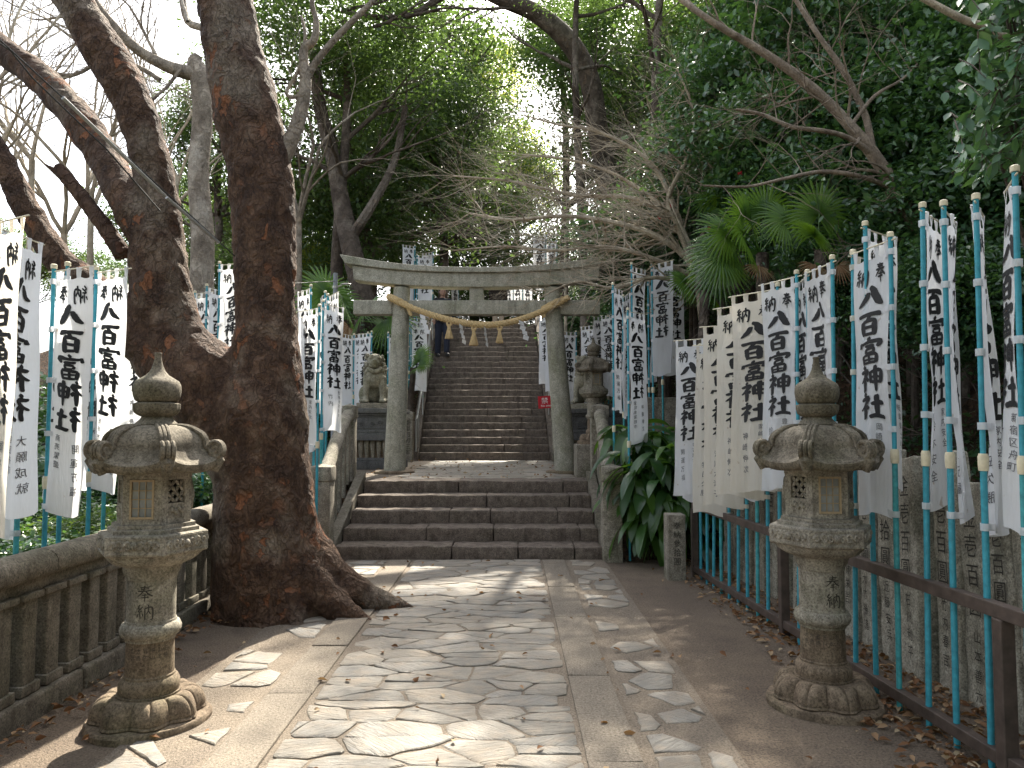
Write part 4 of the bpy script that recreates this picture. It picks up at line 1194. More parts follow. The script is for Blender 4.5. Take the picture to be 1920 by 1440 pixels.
# banners farther away, placed by the pole's column and the cloth's top and bottom in the photograph
far = [
 # pole px, top py, Y, edge px, w, mirror, label
 (300, 520, 7.0, 228, .40, False, 'banner showing its lower half between the lantern top and the leaning tree limb'),
 (366, 545, 9.6, 392, .36, False, 'short banner in the tree fork, the one farthest from the main trunk'),
 (374, 555, 9.9, 398, .36, False, 'banner behind the poles seen in the fork of the big tree'),
 (388, 532, 9.3, 420, .36, False, 'middle one of three banners seen through the fork of the big tree'),
 (412, 490, 8.9, 450, .38, False, 'tallest banner in the fork of the big tree, touching its main trunk'),
 (583, 533, 9.2, 556, .38, False, 'highest of the banners immediately beyond the big trunk'),
 (599, 570, 8.5, 556, .40, False, 'long cream banner immediately beyond the big trunk'),
 (592, 596, 8.9, 562, .34, False, 'lower banner tucked behind the long one beyond the big trunk'),
 (610, 545, 9.7, 600, .36, True, 'narrow edge-on banner between the two bigger ones beyond the big trunk'),
 (606, 562, 9.0, 641, .38, False, 'bright banner hanging over the curved stair balustrade'),
 (615, 550, 9.5, 632, .36, True, 'banner partly hidden behind the bright one over the stair balustrade'),
 (697, 620, 14.6, 672, .36, False, 'banner right beside the head of the left lion'),
 (690, 622, 15.4, 662, .36, False, 'middle banner of three behind the left lion'),
 (664, 625, 14.2, 638, .36, False, 'banner nearest the street lamp of three behind the left lion'),
 (728, 622, 15.2, 742, .36, True, 'banner almost hidden by the left pillar of the gate'),
 (768, 592, 18.0, 788, .38, False, 'upper banner between the left pillar and the long stairs'),
 (771, 606, 17.4, 800, .40, True, 'banner with a palm frond in front between the left pillar and the long stairs'),
 (1040, 590, 17.0, 1011, .38, False, 'banner in front of the long stairs against the right pillar'),
 (1050, 600, 16.6, 1024, .38, False, 'banner mostly hidden by the right pillar'),
 (1080, 620, 15.6, 1054, .38, False, 'banner just outside the right pillar'),
 (1116, 606, 15.0, 1090, .36, False, 'first small banner above the smaller lantern counted from the gate pillar'),
 (1130, 611, 14.5, 1104, .36, False, 'second small banner above the smaller lantern counted from the gate pillar'),
 (1140, 592, 14.6, 1114, .36, False, 'third small banner above the smaller lantern counted from the gate pillar'),
 (1155, 584, 14.0, 1128, .36, False, 'fourth small banner above the smaller lantern counted from the gate pillar'),
 (1149, 530, 9.2, 1168, .36, False, 'narrow banner twisted edge-on beside the smaller lantern'),
 (1168, 552, 9.6, 1182, .36, False, 'banner behind the narrow one beside the smaller lantern'),
 (1184, 492, 9.9, 1213, .38, True, 'high banner behind the one with twig shadows over the broad-leaved plant'),
 (1177, 577, 8.75, 1213, .38, True, 'bright banner with twig shadows hanging over the broad-leaved plant'),
 (1222, 492, 10.4, 1264, .40, True, 'wide banner to the right of the high pair above the broad-leaved plant'),
 (1240, 500, 10.9, 1285, .38, False, 'banner partly covered by palm leaves above the broad-leaved plant'),
 (1215, 520, 11.4, 1232, .36, False, 'banner peeping out behind the wide one above the broad-leaved plant'),
 # around the top of the stairs
 (778, 459, 20.6, 752, .38, False, 'topmost banner seen above the left half of the gate lintel'),
 (782, 476, 20.2, 806, .38, False, 'lower neighbour of the topmost banner above the left half of the gate lintel'),
 (812, 470, 22.5, 790, .38, False, 'third banner of the cluster above the left half of the gate lintel'),
 (1024, 440, 21.0, 1000, .40, False, 'single high banner above the right half of the gate lintel'),
 (1044, 448, 22.0, 1024, .38, False, 'banner behind twigs above the right half of the gate lintel'),
 (944, 510, 26.5, 962, .36, True, 'first banner of the row between the two gate beams beside the person in brown'),
 (962, 510, 26.5, 980, .36, True, 'second banner of the row between the two gate beams beside the person in brown'),
 (980, 510, 26.5, 998, .36, True, 'third banner of the row between the two gate beams beside the person in brown'),
 (810, 510, 26.0, 792, .36, False, 'banner behind the shoulder of the man in the dark jacket'),
 (860, 512, 26.8, 846, .36, False, 'thin banner between the man in the jacket and the gate centre strut'),
]
for i, (px, ty, Y, e, w, mi, lab) in enumerate(far):
    p = at(px, ty, Y)
    if e == px: e += 8
    exx, eyy = end_for(p.x, Y, e, w, i % 3 == 1)
    zg = hz(p.x, Y) - .1
    zb = max(zg, p.z - 3.6) if Y < 13 else max(zg, p.z - 3.2)
    if Y < 13: zb = min(zb, p.z - 2.4); 
    zb = min(zg, p.z - 2.0) if zg > p.z - 2.0 else zg if zg > p.z - 4.2 else zg
    nobori(p.x, Y, p.z, exx, eyy, 'white ' + lab if not lab.startswith(('bright', 'cream')) else lab, zb=zb, L=1.5, mirror=mi, seed=60 + i, detail=2 if Y < 9.9 else 1, width=w, swing=.02,
           mat='cloth_shaded' if Y > 13 else 'cloth_white', amp=.018, group='white prayer banners on blue poles farther up the approach')

# ------------------------------------------------------------------ engraved stone slabs behind the fence
rg = random.Random(21)
names = ['小林栄吉', '伊藤久三', '小田市郎', '酒井虎男', '中村正雄', '鈴木平八', '加藤金次', '山本善六', '竹内春吉', '石川利平', '近藤安兵', '大竹勝造']
Y = 2.35; i = 0
slabs = []
while Y < 8.3:
    w = rg.uniform(.20, .27); th = rg.uniform(.10, .15); h = rg.uniform(1.28, 1.46)
    x = fx(Y) + .42 + rg.uniform(-.03, .03)
    slabs.append((x, Y, w, th, h)); Y += w + rg.uniform(.015, .06)
for i, (x, Y, w, th, h) in enumerate(slabs):
    t = empty('engraved_slab', (x, Y, -.05), 0, None, 'stone slab', 'engraved donor slabs behind the blue poles')
    t['label'] = 'leaning carved stone slab behind the blue poles, %s counted from the right edge' % ORD[i]
    t.rotation_euler = (R(rg.uniform(-7.5, -4)), R(rg.uniform(1, 5)), R(rg.uniform(-5, 5)))
    mb = MB(); mb.stone(0, th, -w / 2, w / 2, -.1, h, .06, .018, .012, 6, seed=i * 2.3)
    s_o = mb.build('slab', M['slab'], t, True, 60)
    mb = MB()
    f = lambda X, Z: (-.0085 - .004 * math.sin(Z * 7 + i), -X, Z)
    sz = w * .52
    off = rg.uniform(-.01, .01)
    for j, ch in enumerate(('金', '壱', '百', '圓') if i % 5 else ('金', '五', '拾', '圓')):
        g = font_glyph(ch); place_glyph(mb, g, -sz / 2 + off, h - .26 - j * (sz * 1.33), sz, sz * 1.12, f)
    nm = names[i % len(names)]
    for j, ch in enumerate(nm):
        g = font_glyph(ch); place_glyph(mb, g, -.035 + off * 2, h - .26 - 4 * sz * 1.33 + .02 - j * .105, .07, .08, f)
    o = mb.build('engraving', M['engrave'], s_o, False)

# ------------------------------------------------------------------ small engraved stones
def small_pillar(name, x, y, z, w, h, label, txt):
    t = empty(name, (x, y, z), R(2), label, 'stone post')
    mb = MB(); mb.stone(-w / 2, w / 2, -w / 2, w / 2, -.08, h, .07, .012, .005, seed=x)
    s_ = mb.build('shaft', M['granite'], t)
    mb = MB(); sz = w * .42
    for j, ch in enumerate(txt): place_glyph(mb, font_glyph(ch), -sz / 2, h - .06 - (j + 1) * sz * 1.15, sz, sz, lambda X, Z: (X, -w / 2 - .006, Z))
    mb.build('engraving', M['engrave'], s_, False)
small_pillar('stone_marker', 1.665, 7.72, 0, .185, .66, 'short square stone marker standing in front of the glossy broad-leaved plant', '奉納參拾圓')
for k, (x, lab) in enumerate(((-2.27, 'engraved stone post at the foot of the long stairs on the lion side'), (.98, 'engraved stone post at the foot of the long stairs next to the red sign'))):
    t = empty('stair_post', (x, 16.4, .78), 0, lab, 'stone post')
    mb = MB(); capped_post(mb, -.115, .115, -.115, .115, -.02, 1.12, 3 + k); s_ = mb.build('shaft', M['granite'], t)
    mb = MB()
    for j, ch in enumerate('奉獻昭和三年'): place_glyph(mb, font_glyph(ch), -.06, .80 - j * .13, .12, .12, lambda X, Z: (X, -.109, Z))
    mb.build('engraving', M['engrave'], s_, False)

# ------------------------------------------------------------------ no smoking sign
t = empty('no_smoking_sign', (.80, 14.6, .79), 0, 'red no smoking sign on a red post behind the right pillar', 'sign')
t.rotation_euler = (0, R(-3.5), 0)
mb = MB(); mb.tube([(.09, 0, -.02), (.09, 0, 1.1)], .036, 12); mb.build('post', M['red'], t)
mb = MB(); mb.tube([(.09, 0, .62), (.09, 0, .64)], .045, 10); mb.tube([(.09, 0, .95), (.09, 0, .97)], .045, 10); mb.build('tape', M['white'], t)
sx0 = at(1016, 742, 14.6).x - .80; zt_ = at(1016, 742, 14.6).z - .79; zb_ = at(1016, 765, 14.6).z - .79
mb = MB(); mb.box(sx0, sx0 + .50, -.07, -.05, zb_, zt_); b_ = mb.build('board', M['red'], t, False)
mb = MB(); f = lambda X, Z: (X, -.0725, Z)
hh = zt_ - zb_
place_glyph(mb, font_glyph('禁'), sx0 + .06, zb_ + hh * .36, .14, .13, f); place_glyph(mb, font_glyph('煙'), sx0 + .27, zb_ + hh * .36, .14, .13, f)
xx = sx0 + .05
for ch in 'No smoking':
    if ch != ' ':
        g = font_glyph(ch); place_glyph(mb, g, xx, zb_ + .03, .062, .062, f); xx += g[2] * .062 * .9
    else: xx += .02
mb.build('lettering', M['white'], b_, False)

# ------------------------------------------------------------------ guardian lions on pedestals
def lion_pedestal(loc, lab):
    t = empty('lion_pedestal', loc, 0, lab, 'pedestal', 'dark pedestals of the guardian lions')
    P = M['pedestal']
    mb = MB(); mb.stone(-.62, .62, -.5, .5, -.02, .14, .2, .01, .002); mb.stone(-.58, .58, -.46, .46, .14, .20, .2, .01, .002); mb.build('base', P, t)
    mb = MB(); mb.box(-.50, .50, -.36, .36, .19, .52); mb.build('recess', M['granite_brown'], t, False)
    for k in range(9):
        x = -.44 + k * .11; mb = MB(); mb.tube([(x, -.37, .2), (x, -.38, .3), (x, -.40, .42), (x, -.385, .52)], [.03, .038, .05, .045], 8); mb.build('slat', M['granite'], t)
    for x in (-.54, .54): mb = MB(); mb.stone(x - .06, x + .06, -.46, .42, .19, .52, .2, .008, .002); mb.build('corner_block', P, t)
    mb = MB(); mb.stone(-.62, .62, -.5, .5, .51, .64, .2, .012, .002); mb.stone(-.58, .58, -.47, .47, .64, .70, .2, .01, .002); mb.build('middle_course', P, t)
    mb = MB(); mb.stone(-.56, .56, -.44, .44, .69, .97, .2, .01, .002)
    for s in (-1, 1):
        for j in range(3):
            c = Vector((s * (.10 + .14 * j), -.447, .80 + .02 * (j % 2)))
            mb.tube([c + Vector((math.cos(a) * r, 0, math.sin(a) * r)) for a, r in ((u * 9, .05 * (1 - u * .8)) for u in np.linspace(0, 1, 14))], .010, 5)
    mb.tube([(-.50, -.443, .74), (.50, -.443, .74), (.50, -.443, .93), (-.50, -.443, .93), (-.50, -.443, .74)], .007, 5)
    mb.build('carved_panel', P, t)
    mb = MB(); mb.stone(-.60, .60, -.48, .48, .96, 1.0, .2, .01, .002); mb.stone(-.64, .64, -.52, .52, 1.0, 1.09, .2, .012, .002); mb.build('top_course', P, t)
    return t
def lion(loc, lab, turn, s=1.0):
    t = empty('guardian_lion', loc, turn, lab, 'lion statue', 'stone guardian lions')
    t.scale = (s, s, s)
    mb = MB(); mb.stone(-.30, .30, -.24, .46, 0, .10, .1, .012, .004); mb.build('plinth', M['granite'], t)
    mb = MB(); z = .10
    # sitting on the haunches, front legs straight, facing -y
    mb.tube([(0, .20, z + .20), (0, .12, z + .36), (0, -.02, z + .50), (0, -.08, z + .62)], [.20, .205, .20, .15], 16)
    mb.ell((0, -.06, z + .44), (.185, .16, .18)); mb.ell((0, .22, z + .16), (.22, .2, .17))
    for sx_ in (-1, 1):
        mb.tube([(sx_ * .12, -.08, z + .46), (sx_ * .14, -.12, z + .26), (sx_ * .145, -.13, z + .10), (sx_ * .145, -.14, z + .04)], [.085, .060, .052, .06], 12)
        mb.ell((sx_ * .145, -.17, z + .035), (.068, .085, .045))
        for q in (-1, 0, 1): mb.ell((sx_ * .145 + q * .036, -.235, z + .028), (.022, .03, .028), 8, 6)
        mb.ell((sx_ * .20, .16, z + .16), (.09, .17, .15)); mb.ell((sx_ * .215, .0, z + .04), (.06, .11, .045))
    # head
    mb.ell((0, -.11, z + .74), (.135, .135, .13)); mb.ell((0, -.21, z + .70), (.095, .09, .065)); mb.ell((0, -.19, z + .635), (.08, .075, .03))
    mb.ell((0, -.285, z + .735), (.04, .025, .025))
    for sx_ in (-1, 1):
        mb.ell((sx_ * .06, -.225, z + .785), (.035, .03, .026)); mb.ell((sx_ * .055, -.215, z + .825), (.05, .03, .018)); mb.ell((sx_ * .13, -.07, z + .80), (.03, .05, .06))
    o = mb.build('body', M['lion'], t); remesh(o, .014, 2)
    mb = MB(); rg = random.Random(3)
    for i in range(46):   # curled mane
        a = rg.uniform(.15, 2 * pi - .15) - pi / 2 + .0; zz = rg.uniform(.50, .84)
        r = .155 + .03 * (zz < .66)
        mb.ell((math.sin(a) * 0 + math.cos(a) * r, -.04 + math.sin(a) * r * .9 + (.03 if zz < .6 else 0), z + zz), (.036, .036, .036), 8, 6)
    for i in range(9):
        a = -2.4 + i * .2; mb.ell((math.cos(a + .03) * .14, -.12 + math.sin(a) * .10, z + .575 - .03 * math.cos((i - 4) * .5)), (.032, .03, .045), 8, 6)
    mb.build('mane', M['lion'], t)
    mb = MB(); mb.tube([(0, .36, z + .15), (0, .42, z + .32), (0, .40, z + .5), (0, .36, z + .62), (0, .33, z + .68)], [.05, .08, .10, .07, .02], 12); mb.build('tail', M['lion'], t)
    return t
lion_pedestal((-2.62, 13.9, .79), 'dark carved pedestal under the lion left of the gate')
lion((-2.55, 13.85, 1.88), 'stone guardian lion statue sitting upright beside the left pillar of the gate', R(8), 1.05)
lion_pedestal((1.62, 14.2, .79), 'dark carved pedestal behind the smaller lantern beside the right pillar')
lion((1.42, 14.15, 1.88), 'stone guardian lion statue mostly hidden behind the smaller lantern', R(-35), 1.05)

# low walls and extra stones around the landing
for (x0, x1, y0, y1, z0, z1, nm, lab) in ((-3.9, -3.2, 12.6, 12.8, .6, 1.5, 'stone_wall', 'low stone wall behind the blue poles beyond the big tree'),
                                       (1.75, 2.5, 10.9, 11.15, .6, 1.98, 'gate_post', 'square stone block rising behind the broad-leaved plant'),
                                       (.98, 1.18, 12.5, 12.8, .75, .98, 'small_stone', 'small rounded stone at the foot of the right gate pillar')):
    mb = MB(); mb.stone(x0, x1, y0, y1, z0, z1, .09, .02, .008, seed=x0); o = mb.build(nm, M['granite']); tag(o, lab, 'stone block' if nm != 'stone_wall' else 'wall')

# ------------------------------------------------------------------ street lamp and cables
t = empty('street_lamp', (at(628, 600, 12.5).x, 12.5, .6), 0, 'slim grey lamp pole with a flat lamp head behind the banners beside the gate', 'street lamp')
zt_ = at(628, 512, 12.5).z - .6
mb = MB(); mb.tube([(0, 0, 0), (0, 0, zt_)], [.045, .036], 14); mb.build('pole', M['grey'], t)
mb = MB(); mb.tube([(0, 0, zt_ - .24), (.12, -.05, zt_ - .22)], .012, 6); mb.ell((.19, -.07, zt_ - .20), (.09, .03, .016)); mb.build('lamp_head', M['metal'], t)
mb = MB(); mb.tube([(0, 0, zt_ - .26), (0, 0, zt_ - .22)], .046, 12); mb.build('clamp', M['metal'], t)
mb = MB(); a, b = at(630, 540, 12.5), at(560, 500, 16)
def cable(name, pts, r, mat, lab, cat='cable'):
    mb = MB(); P = []
    for i in range(len(pts) - 1):
        for k in range(10): P.append(Vector(pts[i]).lerp(Vector(pts[i + 1]), k / 10))
    P.append(Vector(pts[-1])); mb.tube(P, r, 7)
    o = mb.build(name, mat); tag(o, lab, cat); return o
cable('overhead_cable', [at(628, 527, 12.5), at(590, 529, 11.0), at(430, 538, 9)], .006, M['black'], 'thin dark cable running from the lamp pole towards the big tree')
t = empty('guy_wire', (0, 0, 0), 0, 'diagonal guy wire with a pale tube sleeve crossing the tree limbs', 'guy wire')
mb = MB(); mb.tube([at(-60, 20, 3.9), at(120, 185, 4.45), at(440, 480, 6.1)], .005, 6); mb.build('wire', M['black'], t)
mb = MB(); mb.tube([at(118, 183, 4.43), at(310, 368, 5.3)], .012, 8); mb.build('sleeve', M['metal'], t)
mb = MB(); mb.tube([at(312, 370, 5.32), at(410, 455, 5.9)], .012, 8); mb.build('sleeve', M['metal'], t)
mb = MB(); mb.tube([at(-60, 40, 4.0), at(20, 95, 4.3), at(60, 145, 4.4), at(200, 280, 5.1), at(300, 395, 5.7)], .0055, 6); mb.build('wire', M['black'], t)

# ------------------------------------------------------------------ visitors on the stairs
def hand(mb, p, d, s=1.0):
    d = Vector(d).normalized(); side = d.cross(Vector((0, 1, 0))).normalized(); nn = side.cross(d)
    mb.tube([p, p + d * .05 * s, p + d * .085 * s], [.030 * s, .036 * s, .032 * s], 8)
    for i, ln in enumerate((.062, .072, .068, .052)):
        b = p + d * .08 * s + side * (i - 1.5) * .017 * s
        mb.tube([b, b + d * ln * .5 * s + nn * .004, b + d * ln * s + nn * .018], [.0105 * s, .0095 * s, .0075 * s], 6)
    b = p + d * .03 * s - side * .032 * s
    mb.tube([b, b - side * .02 * s + d * .025 * s, b - side * .022 * s + d * .055 * s], [.012 * s, .011 * s, .008 * s], 6)
def person(loc, rz, label, top, legs, skin, back=False, stride=.0, sc=1.0, bend=0):
    t = empty('person', loc, rz, label, 'person'); t.scale = (sc, sc, sc)
    H = 1.72
    mb = MB()
    # continuous body: head, neck, torso, arms, legs (facing -y)
    f = -bend
    mb.tube([(0, 0, .95), (0, f * .3, 1.12), (0, f * .8, 1.34), (0, f, 1.44), (0, f - .005, 1.50), (0, f - .02, 1.56)], [.14, .125, .155, .10, .055, .05], 14)
    mb.ell((0, f - .03, 1.625), (.078, .095, .112), 14, 10); mb.ell((0, f - .115, 1.605), (.014, .022, .02), 6, 5)
    mb.ell((0, f - .085, 1.56), (.045, .045, .035), 8, 6)
    for s in (-1, 1):
        mb.ell((s * .08, f - .015, 1.62), (.012, .02, .03), 6, 5)
        mb.tube([(s * .17, f, 1.42), (s * .235, f + .02, 1.14), (s * .22, f - .10, .92)], [.055, .045, .032], 10)
        mb.tube([(s * .09, 0, .95), (s * .10, -.02 - s * stride * .5, .50), (s * .10, .02 - s * stride, .08 + .0)], [.09, .06, .04], 10)
        mb.tube([(s * .10, .04 - s * stride, .05), (s * .105, -.10 - s * stride, .04), (s * .105, -.19 - s * stride, .03)], [.045, .045, .03], 8)
    for s in (-1, 1): hand(mb, Vector((s * .22, f - .10, .93)), (0, -.25, -1), .95)
    body = mb.build('body', M[skin], t); remesh(body, .011, 2)
    def shell(name, mat, parts, vox=.014):
        mb = MB()
        for p, r in parts: mb.tube(p, r, 14)
        o = mb.build(name, mat, t); remesh(o, vox, 3, .01, .08); return o
    arms = [([(s * .12, f, 1.43), (s * .19, f, 1.39), (s * .245, f + .02, 1.14), (s * .225, f - .09, .95)], [.075, .078, .062, .050]) for s in (-1, 1)]
    shell('jacket' if top == 'jacket' else 'shirt', M[top], [([(0, 0, .86), (0, f * .3, 1.05), (0, f * .8, 1.32), (0, f, 1.42), (0, f, 1.475)], [.185, .175, .205, .165, .075])] + arms)
    shell('trousers', M[legs], [([(0, 0, .98), (0, 0, .86)], [.165, .17])] + [([(s * .09, 0, .93), (s * .10, -.02 - s * stride * .5, .50), (s * .10, .02 - s * stride, .10)], [.115, .085, .072]) for s in (-1, 1)])
    for s in (-1, 1):
        mb = MB(); mb.tube([(s * .10, .06 - s * stride, .045), (s * .105, -.05 - s * stride, .05), (s * .105, -.16 - s * stride, .035), (s * .105, -.22 - s * stride, .03)], [.05, .055, .045, .03], 10)
        mb.build('shoe', M['black'], t)
    mb = MB(); mb.ell((0, f + .0, 1.675), (.092, .105, .10), 14, 10); mb.ell((0, f + .045, 1.61), (.078, .06, .08), 10, 8)
    o = mb.build('hair', M['hair'], t); remesh(o, .012, 2)
    mb = MB()
    for s in (-1, 1): mb.ell((s * .03, f - .118, 1.635), (.012, .008, .006), 6, 5)
    mb.tube([(-.022, f - .122, 1.575), (.022, f - .122, 1.575)], .004, 5); mb.build('face_features', M['hair'], t)
    return t
pm = at(829, 667, 21.0)
n_ = int(round((21.0 - Y_UP) / RUN)); 
person((pm.x, Y_UP + n_ * RUN + .12, .8 + RISE * (n_ + 1)), R(12), 'man in a dark jacket and navy trousers walking down the long stairs', 'jacket', 'trousers', 'skin', False, .10, 1.14)
pw = at(934, 560, 24.6)
person((pw.x, 24.6, Z_TOP), R(175), 'person in a dark brown short-sleeved top seen from behind above the stairs', 'brownshirt', 'khaki', 'skin', True, .03, 1.06)
# ------------------------------------------------------------------ the big tree
BY = 6.35
def limb(mb, pts, n=18, Yo=None):
    """pts: (px, py, width px[, Y]) measured in the photograph at the tree's real distance"""
    P, Rr = [], []
    raw = [(at(p[0], p[1], p[3] if len(p) > 3 else BY), p[2] / 2 / F * (p[3] if len(p) > 3 else BY)) for p in pts]
    m = len(raw)
    for i in range(m - 1):
        a, b, c, d = raw[max(i - 1, 0)], raw[i], raw[i + 1], raw[min(i + 2, m - 1)]
        for k in range(4 if i < m - 2 else 5):
            t = k / 4
            f = lambda A, B, C_, D: (B * 2 + (C_ - A) * t + (A * 2 - B * 5 + C_ * 4 - D) * t * t + (B * 3 - A - C_ * 3 + D) * t ** 3) * .5
            P.append(f(a[0], b[0], c[0], d[0])); Rr.append(max(.002, f(a[1], b[1], c[1], d[1])))
    mb.tube(P, Rr, n)
    return P, Rr
big = empty('old_tree', (-1.95, BY, 0), 0, 'huge old forked tree with scaly brown bark growing beside the path next to the lantern', 'tree')
L = -Vector(big.location)
mb = MB()
limb(mb, [(512, 1190, 226), (508, 1120, 208), (502, 1040, 196), (498, 950, 182), (490, 850, 176), (487, 770, 180), (497, 700, 138), (499, 600, 112), (497, 500, 114), (495, 400, 120), (490, 335, 120), (477, 270, 120), (462, 200, 122), (440, 100, 112), (421, 0, 108), (400, -120, 112), (390, -260, 100), (400, -420, 80)], 26)
limb(mb, [(470, 860, 160), (420, 780, 150), (375, 700, 145), (333, 640, 110), (306, 570, 112), (298, 500, 104), (295, 450, 96), (297, 390, 80), (288, 330, 72), (272, 260, 72), (247, 190, 74), (205, 110, 78), (160, 40, 74), (115, -40, 70), (70, -130, 68), (20, -240, 55)], 24)
limb(mb, [(400, 770, 120), (330, 700, 112), (285, 650, 100), (230, 597, 86), (170, 545, 72), (118, 497, 56), (88, 455, 50), (52, 395, 48), (15, 325, 48), (-30, 240, 44), (-90, 110, 38)], 18)
limb(mb, [(288, 460, 72), (250, 395, 70), (205, 310, 66, 6.6), (150, 228, 64, 6.8), (85, 155, 58, 7.0), (20, 105, 54, 7.2), (-80, 30, 55, 7.4), (-200, -30, 45, 7.5)], 18)
# root flare
def root(pts):
    P = [Vector(p[:3]) for p in pts]; mb.tube(P, [p[3] for p in pts], 14)
g = lambda px, py: at(px, py, EYE * F / (py - 800) if False else 1)
def gp(px, py, z=0.0):  # ground point under a photograph pixel
    a = at(px, py, 1.0); d = a - Vector((0, 0, EYE)); t = (z - EYE) / d.z
    return Vector((0, 0, EYE)) + d * t
c0 = Vector((at(512, 1100, BY).x, BY, 0))
for (px, py, r1) in ((786, 1140, .02), (700, 1165, .05), (395, 1150, .05), (430, 1172, .06), (560, 1175, .07), (640, 1100, .07), (400, 1110, .05), (500, 1178, .06)):
    e = gp(px, py); v = e - c0
    P = [c0 + Vector((v.x * .15, v.y * .15, .55)), c0 + Vector((v.x * .42, v.y * .42, .22)), c0 + Vector((v.x * .68, v.y * .68, .07)), c0 + Vector((v.x * .88, v.y * .88, .01)), e + Vector((0, 0, -.03))]
    mb.tube(P, [.26, .19, .12, .065, r1 * .6], 14)
e = gp(640, 1060); v = e - c0
trunk = mb.build('trunk', M['bark_big'], big); trunk.location = L
remesh(trunk, .026, 5, .055, .16)
mb = MB()
limb(mb, [(525, 300, 40), (543, 268, 32), (560, 225, 27), (570, 180, 24), (573, 150, 22), (569, 95, 17), (588, 76, 15), (593, 40, 11), (585, 0, 9), (600, -60, 7)], 10)
limb(mb, [(571, 158, 16), (590, 120, 14), (622, 80, 13), (655, 45, 12), (702, 0, 10), (760, -60, 8)], 10)
limb(mb, [(560, 180, 8), (545, 182, 8), (538, 170, 7), (560, 130, 7), (572, 70, 6), (565, 30, 5)], 8)
o = mb.build('side_branch', M['bark_pale'], big); o.location = L
mb = MB()
limb(mb, [(232, 480, 34), (212, 448, 31), (185, 410, 29), (150, 365, 27), (118, 325, 24), (108, 312, 18)], 12)
limb(mb, [(118, 335, 12), (100, 318, 9), (84, 308, 3)], 8)
o = mb.build('dead_stub', M['deadwood'], big); o.location = L
remesh(o, .012, 1, .02, .05)

# ------------------------------------------------------------------ leaves
def leaves_obj(name, P, size, mat, seed, parent=None, aspect=.5, down=.25, fold=.12, D=None, rich=False, szvar=.35):
    rs = np.random.RandomState(seed); P = np.asarray(P, float); N = len(P)
    if D is None:
        D = rs.normal(size=(N, 3)); D[:, 2] = D[:, 2] * .6 - down
    D = D / np.linalg.norm(D, axis=1, keepdims=True)
    Nn = rs.normal(size=(N, 3)) * .55; Nn[:, 2] += .9
    W = np.cross(D, Nn); W /= np.linalg.norm(W, axis=1, keepdims=True) + 1e-9
    Nn = np.cross(W, D)
    s = (size * (1 + rs.uniform(-szvar, szvar, N)))[:, None]
    w = s * aspect * .5
    if rich:
        v = [P, P + D * s * .22 + W * w * .7 + Nn * fold * w, P + D * s * .55 + W * w + Nn * fold * w - Nn * s * .03, P + D * s * 1.0 - Nn * s * .16,
             P + D * s * .55 - W * w + Nn * fold * w - Nn * s * .03, P + D * s * .22 - W * w * .7 + Nn * fold * w, P + D * s * .5 - Nn * s * .05]
        V = np.stack(v, 1).reshape(-1, 3); k = 7
        tri = np.array([[0, 6, 1], [1, 6, 2], [2, 6, 3], [3, 6, 4], [4, 6, 5], [5, 6, 0]])
    else:
        v = [P, P + D * s * .45 + W * w + Nn * fold * w, P + D * s - Nn * s * .08, P + D * s * .45 - W * w + Nn * fold * w]
        V = np.stack(v, 1).reshape(-1, 3); k = 4
        tri = np.array([[0, 2, 1], [0, 3, 2]])
    Fc = (tri[None] + (np.arange(N) * k)[:, None, None]).reshape(-1, 3)
    me = bpy.data.meshes.new(name)
    me.vertices.add(len(V)); me.vertices.foreach_set("co", V.ravel())
    me.loops.add(Fc.size); me.loops.foreach_set("vertex_index", Fc.ravel())
    me.polygons.add(len(Fc)); me.polygons.foreach_set("loop_start", np.arange(0, Fc.size, 3)); me.polygons.foreach_set("loop_total", np.full(len(Fc), 3))
    if rich: me.polygons.foreach_set("use_smooth", np.ones(len(Fc), bool))
    me.update(calc_edges=True); me.materials.append(mat)
    o = bpy.data.objects.new(name, me); COL.objects.link(o)
    if parent: o.parent = parent
    return o

def crown_points(seed, clumps, per, rx, rz, cr, flat=.45, hollow=.35):
    rs = np.random.RandomState(seed); out = []
    for i in range(clumps):
        while True:
            p = rs.uniform(-1, 1, 3); r = np.linalg.norm(p)
            if r < 1 and r > hollow and rs.rand() < .35 + r * .65: break
        # lumpy outline
        k = .78 + .34 * noise.noise(Vector(p / r * 1.7) + Vector((seed, 0, 0)))
        c = p * np.array([rx, rx, rz]) * k
        c1 = cr * rs.uniform(.6, 1.35)
        n = int(per * rs.uniform(.5, 1.3) * (c1 / cr) ** 1.5)
        q = rs.normal(size=(n, 3)) * np.array([c1, c1, c1 * flat]) * .5
        q[:, 2] -= .25 * (q[:, 0] ** 2 + q[:, 1] ** 2) / c1
        out.append(c + q)
    return np.concatenate(out)

def hide_proto(o):
    COL.objects.unlink(o)
    return o.data
RX, RZ = 4.2, 3.3
crowns = [hide_proto(leaves_obj('crown', crown_points(s, 175, 165, RX, RZ, 1.1), .155, M['leaf_dark'], s)) for s in (1, 2, 3)]
crown_y = hide_proto(leaves_obj('crown', crown_points(9, 150, 150, RX, RZ, 1.0), .15, M['leaf_yellow'], 9))
crown_m = hide_proto(leaves_obj('crown', crown_points(12, 170, 170, RX, RZ, 1.1), .15, M['leaf_mid'], 12))

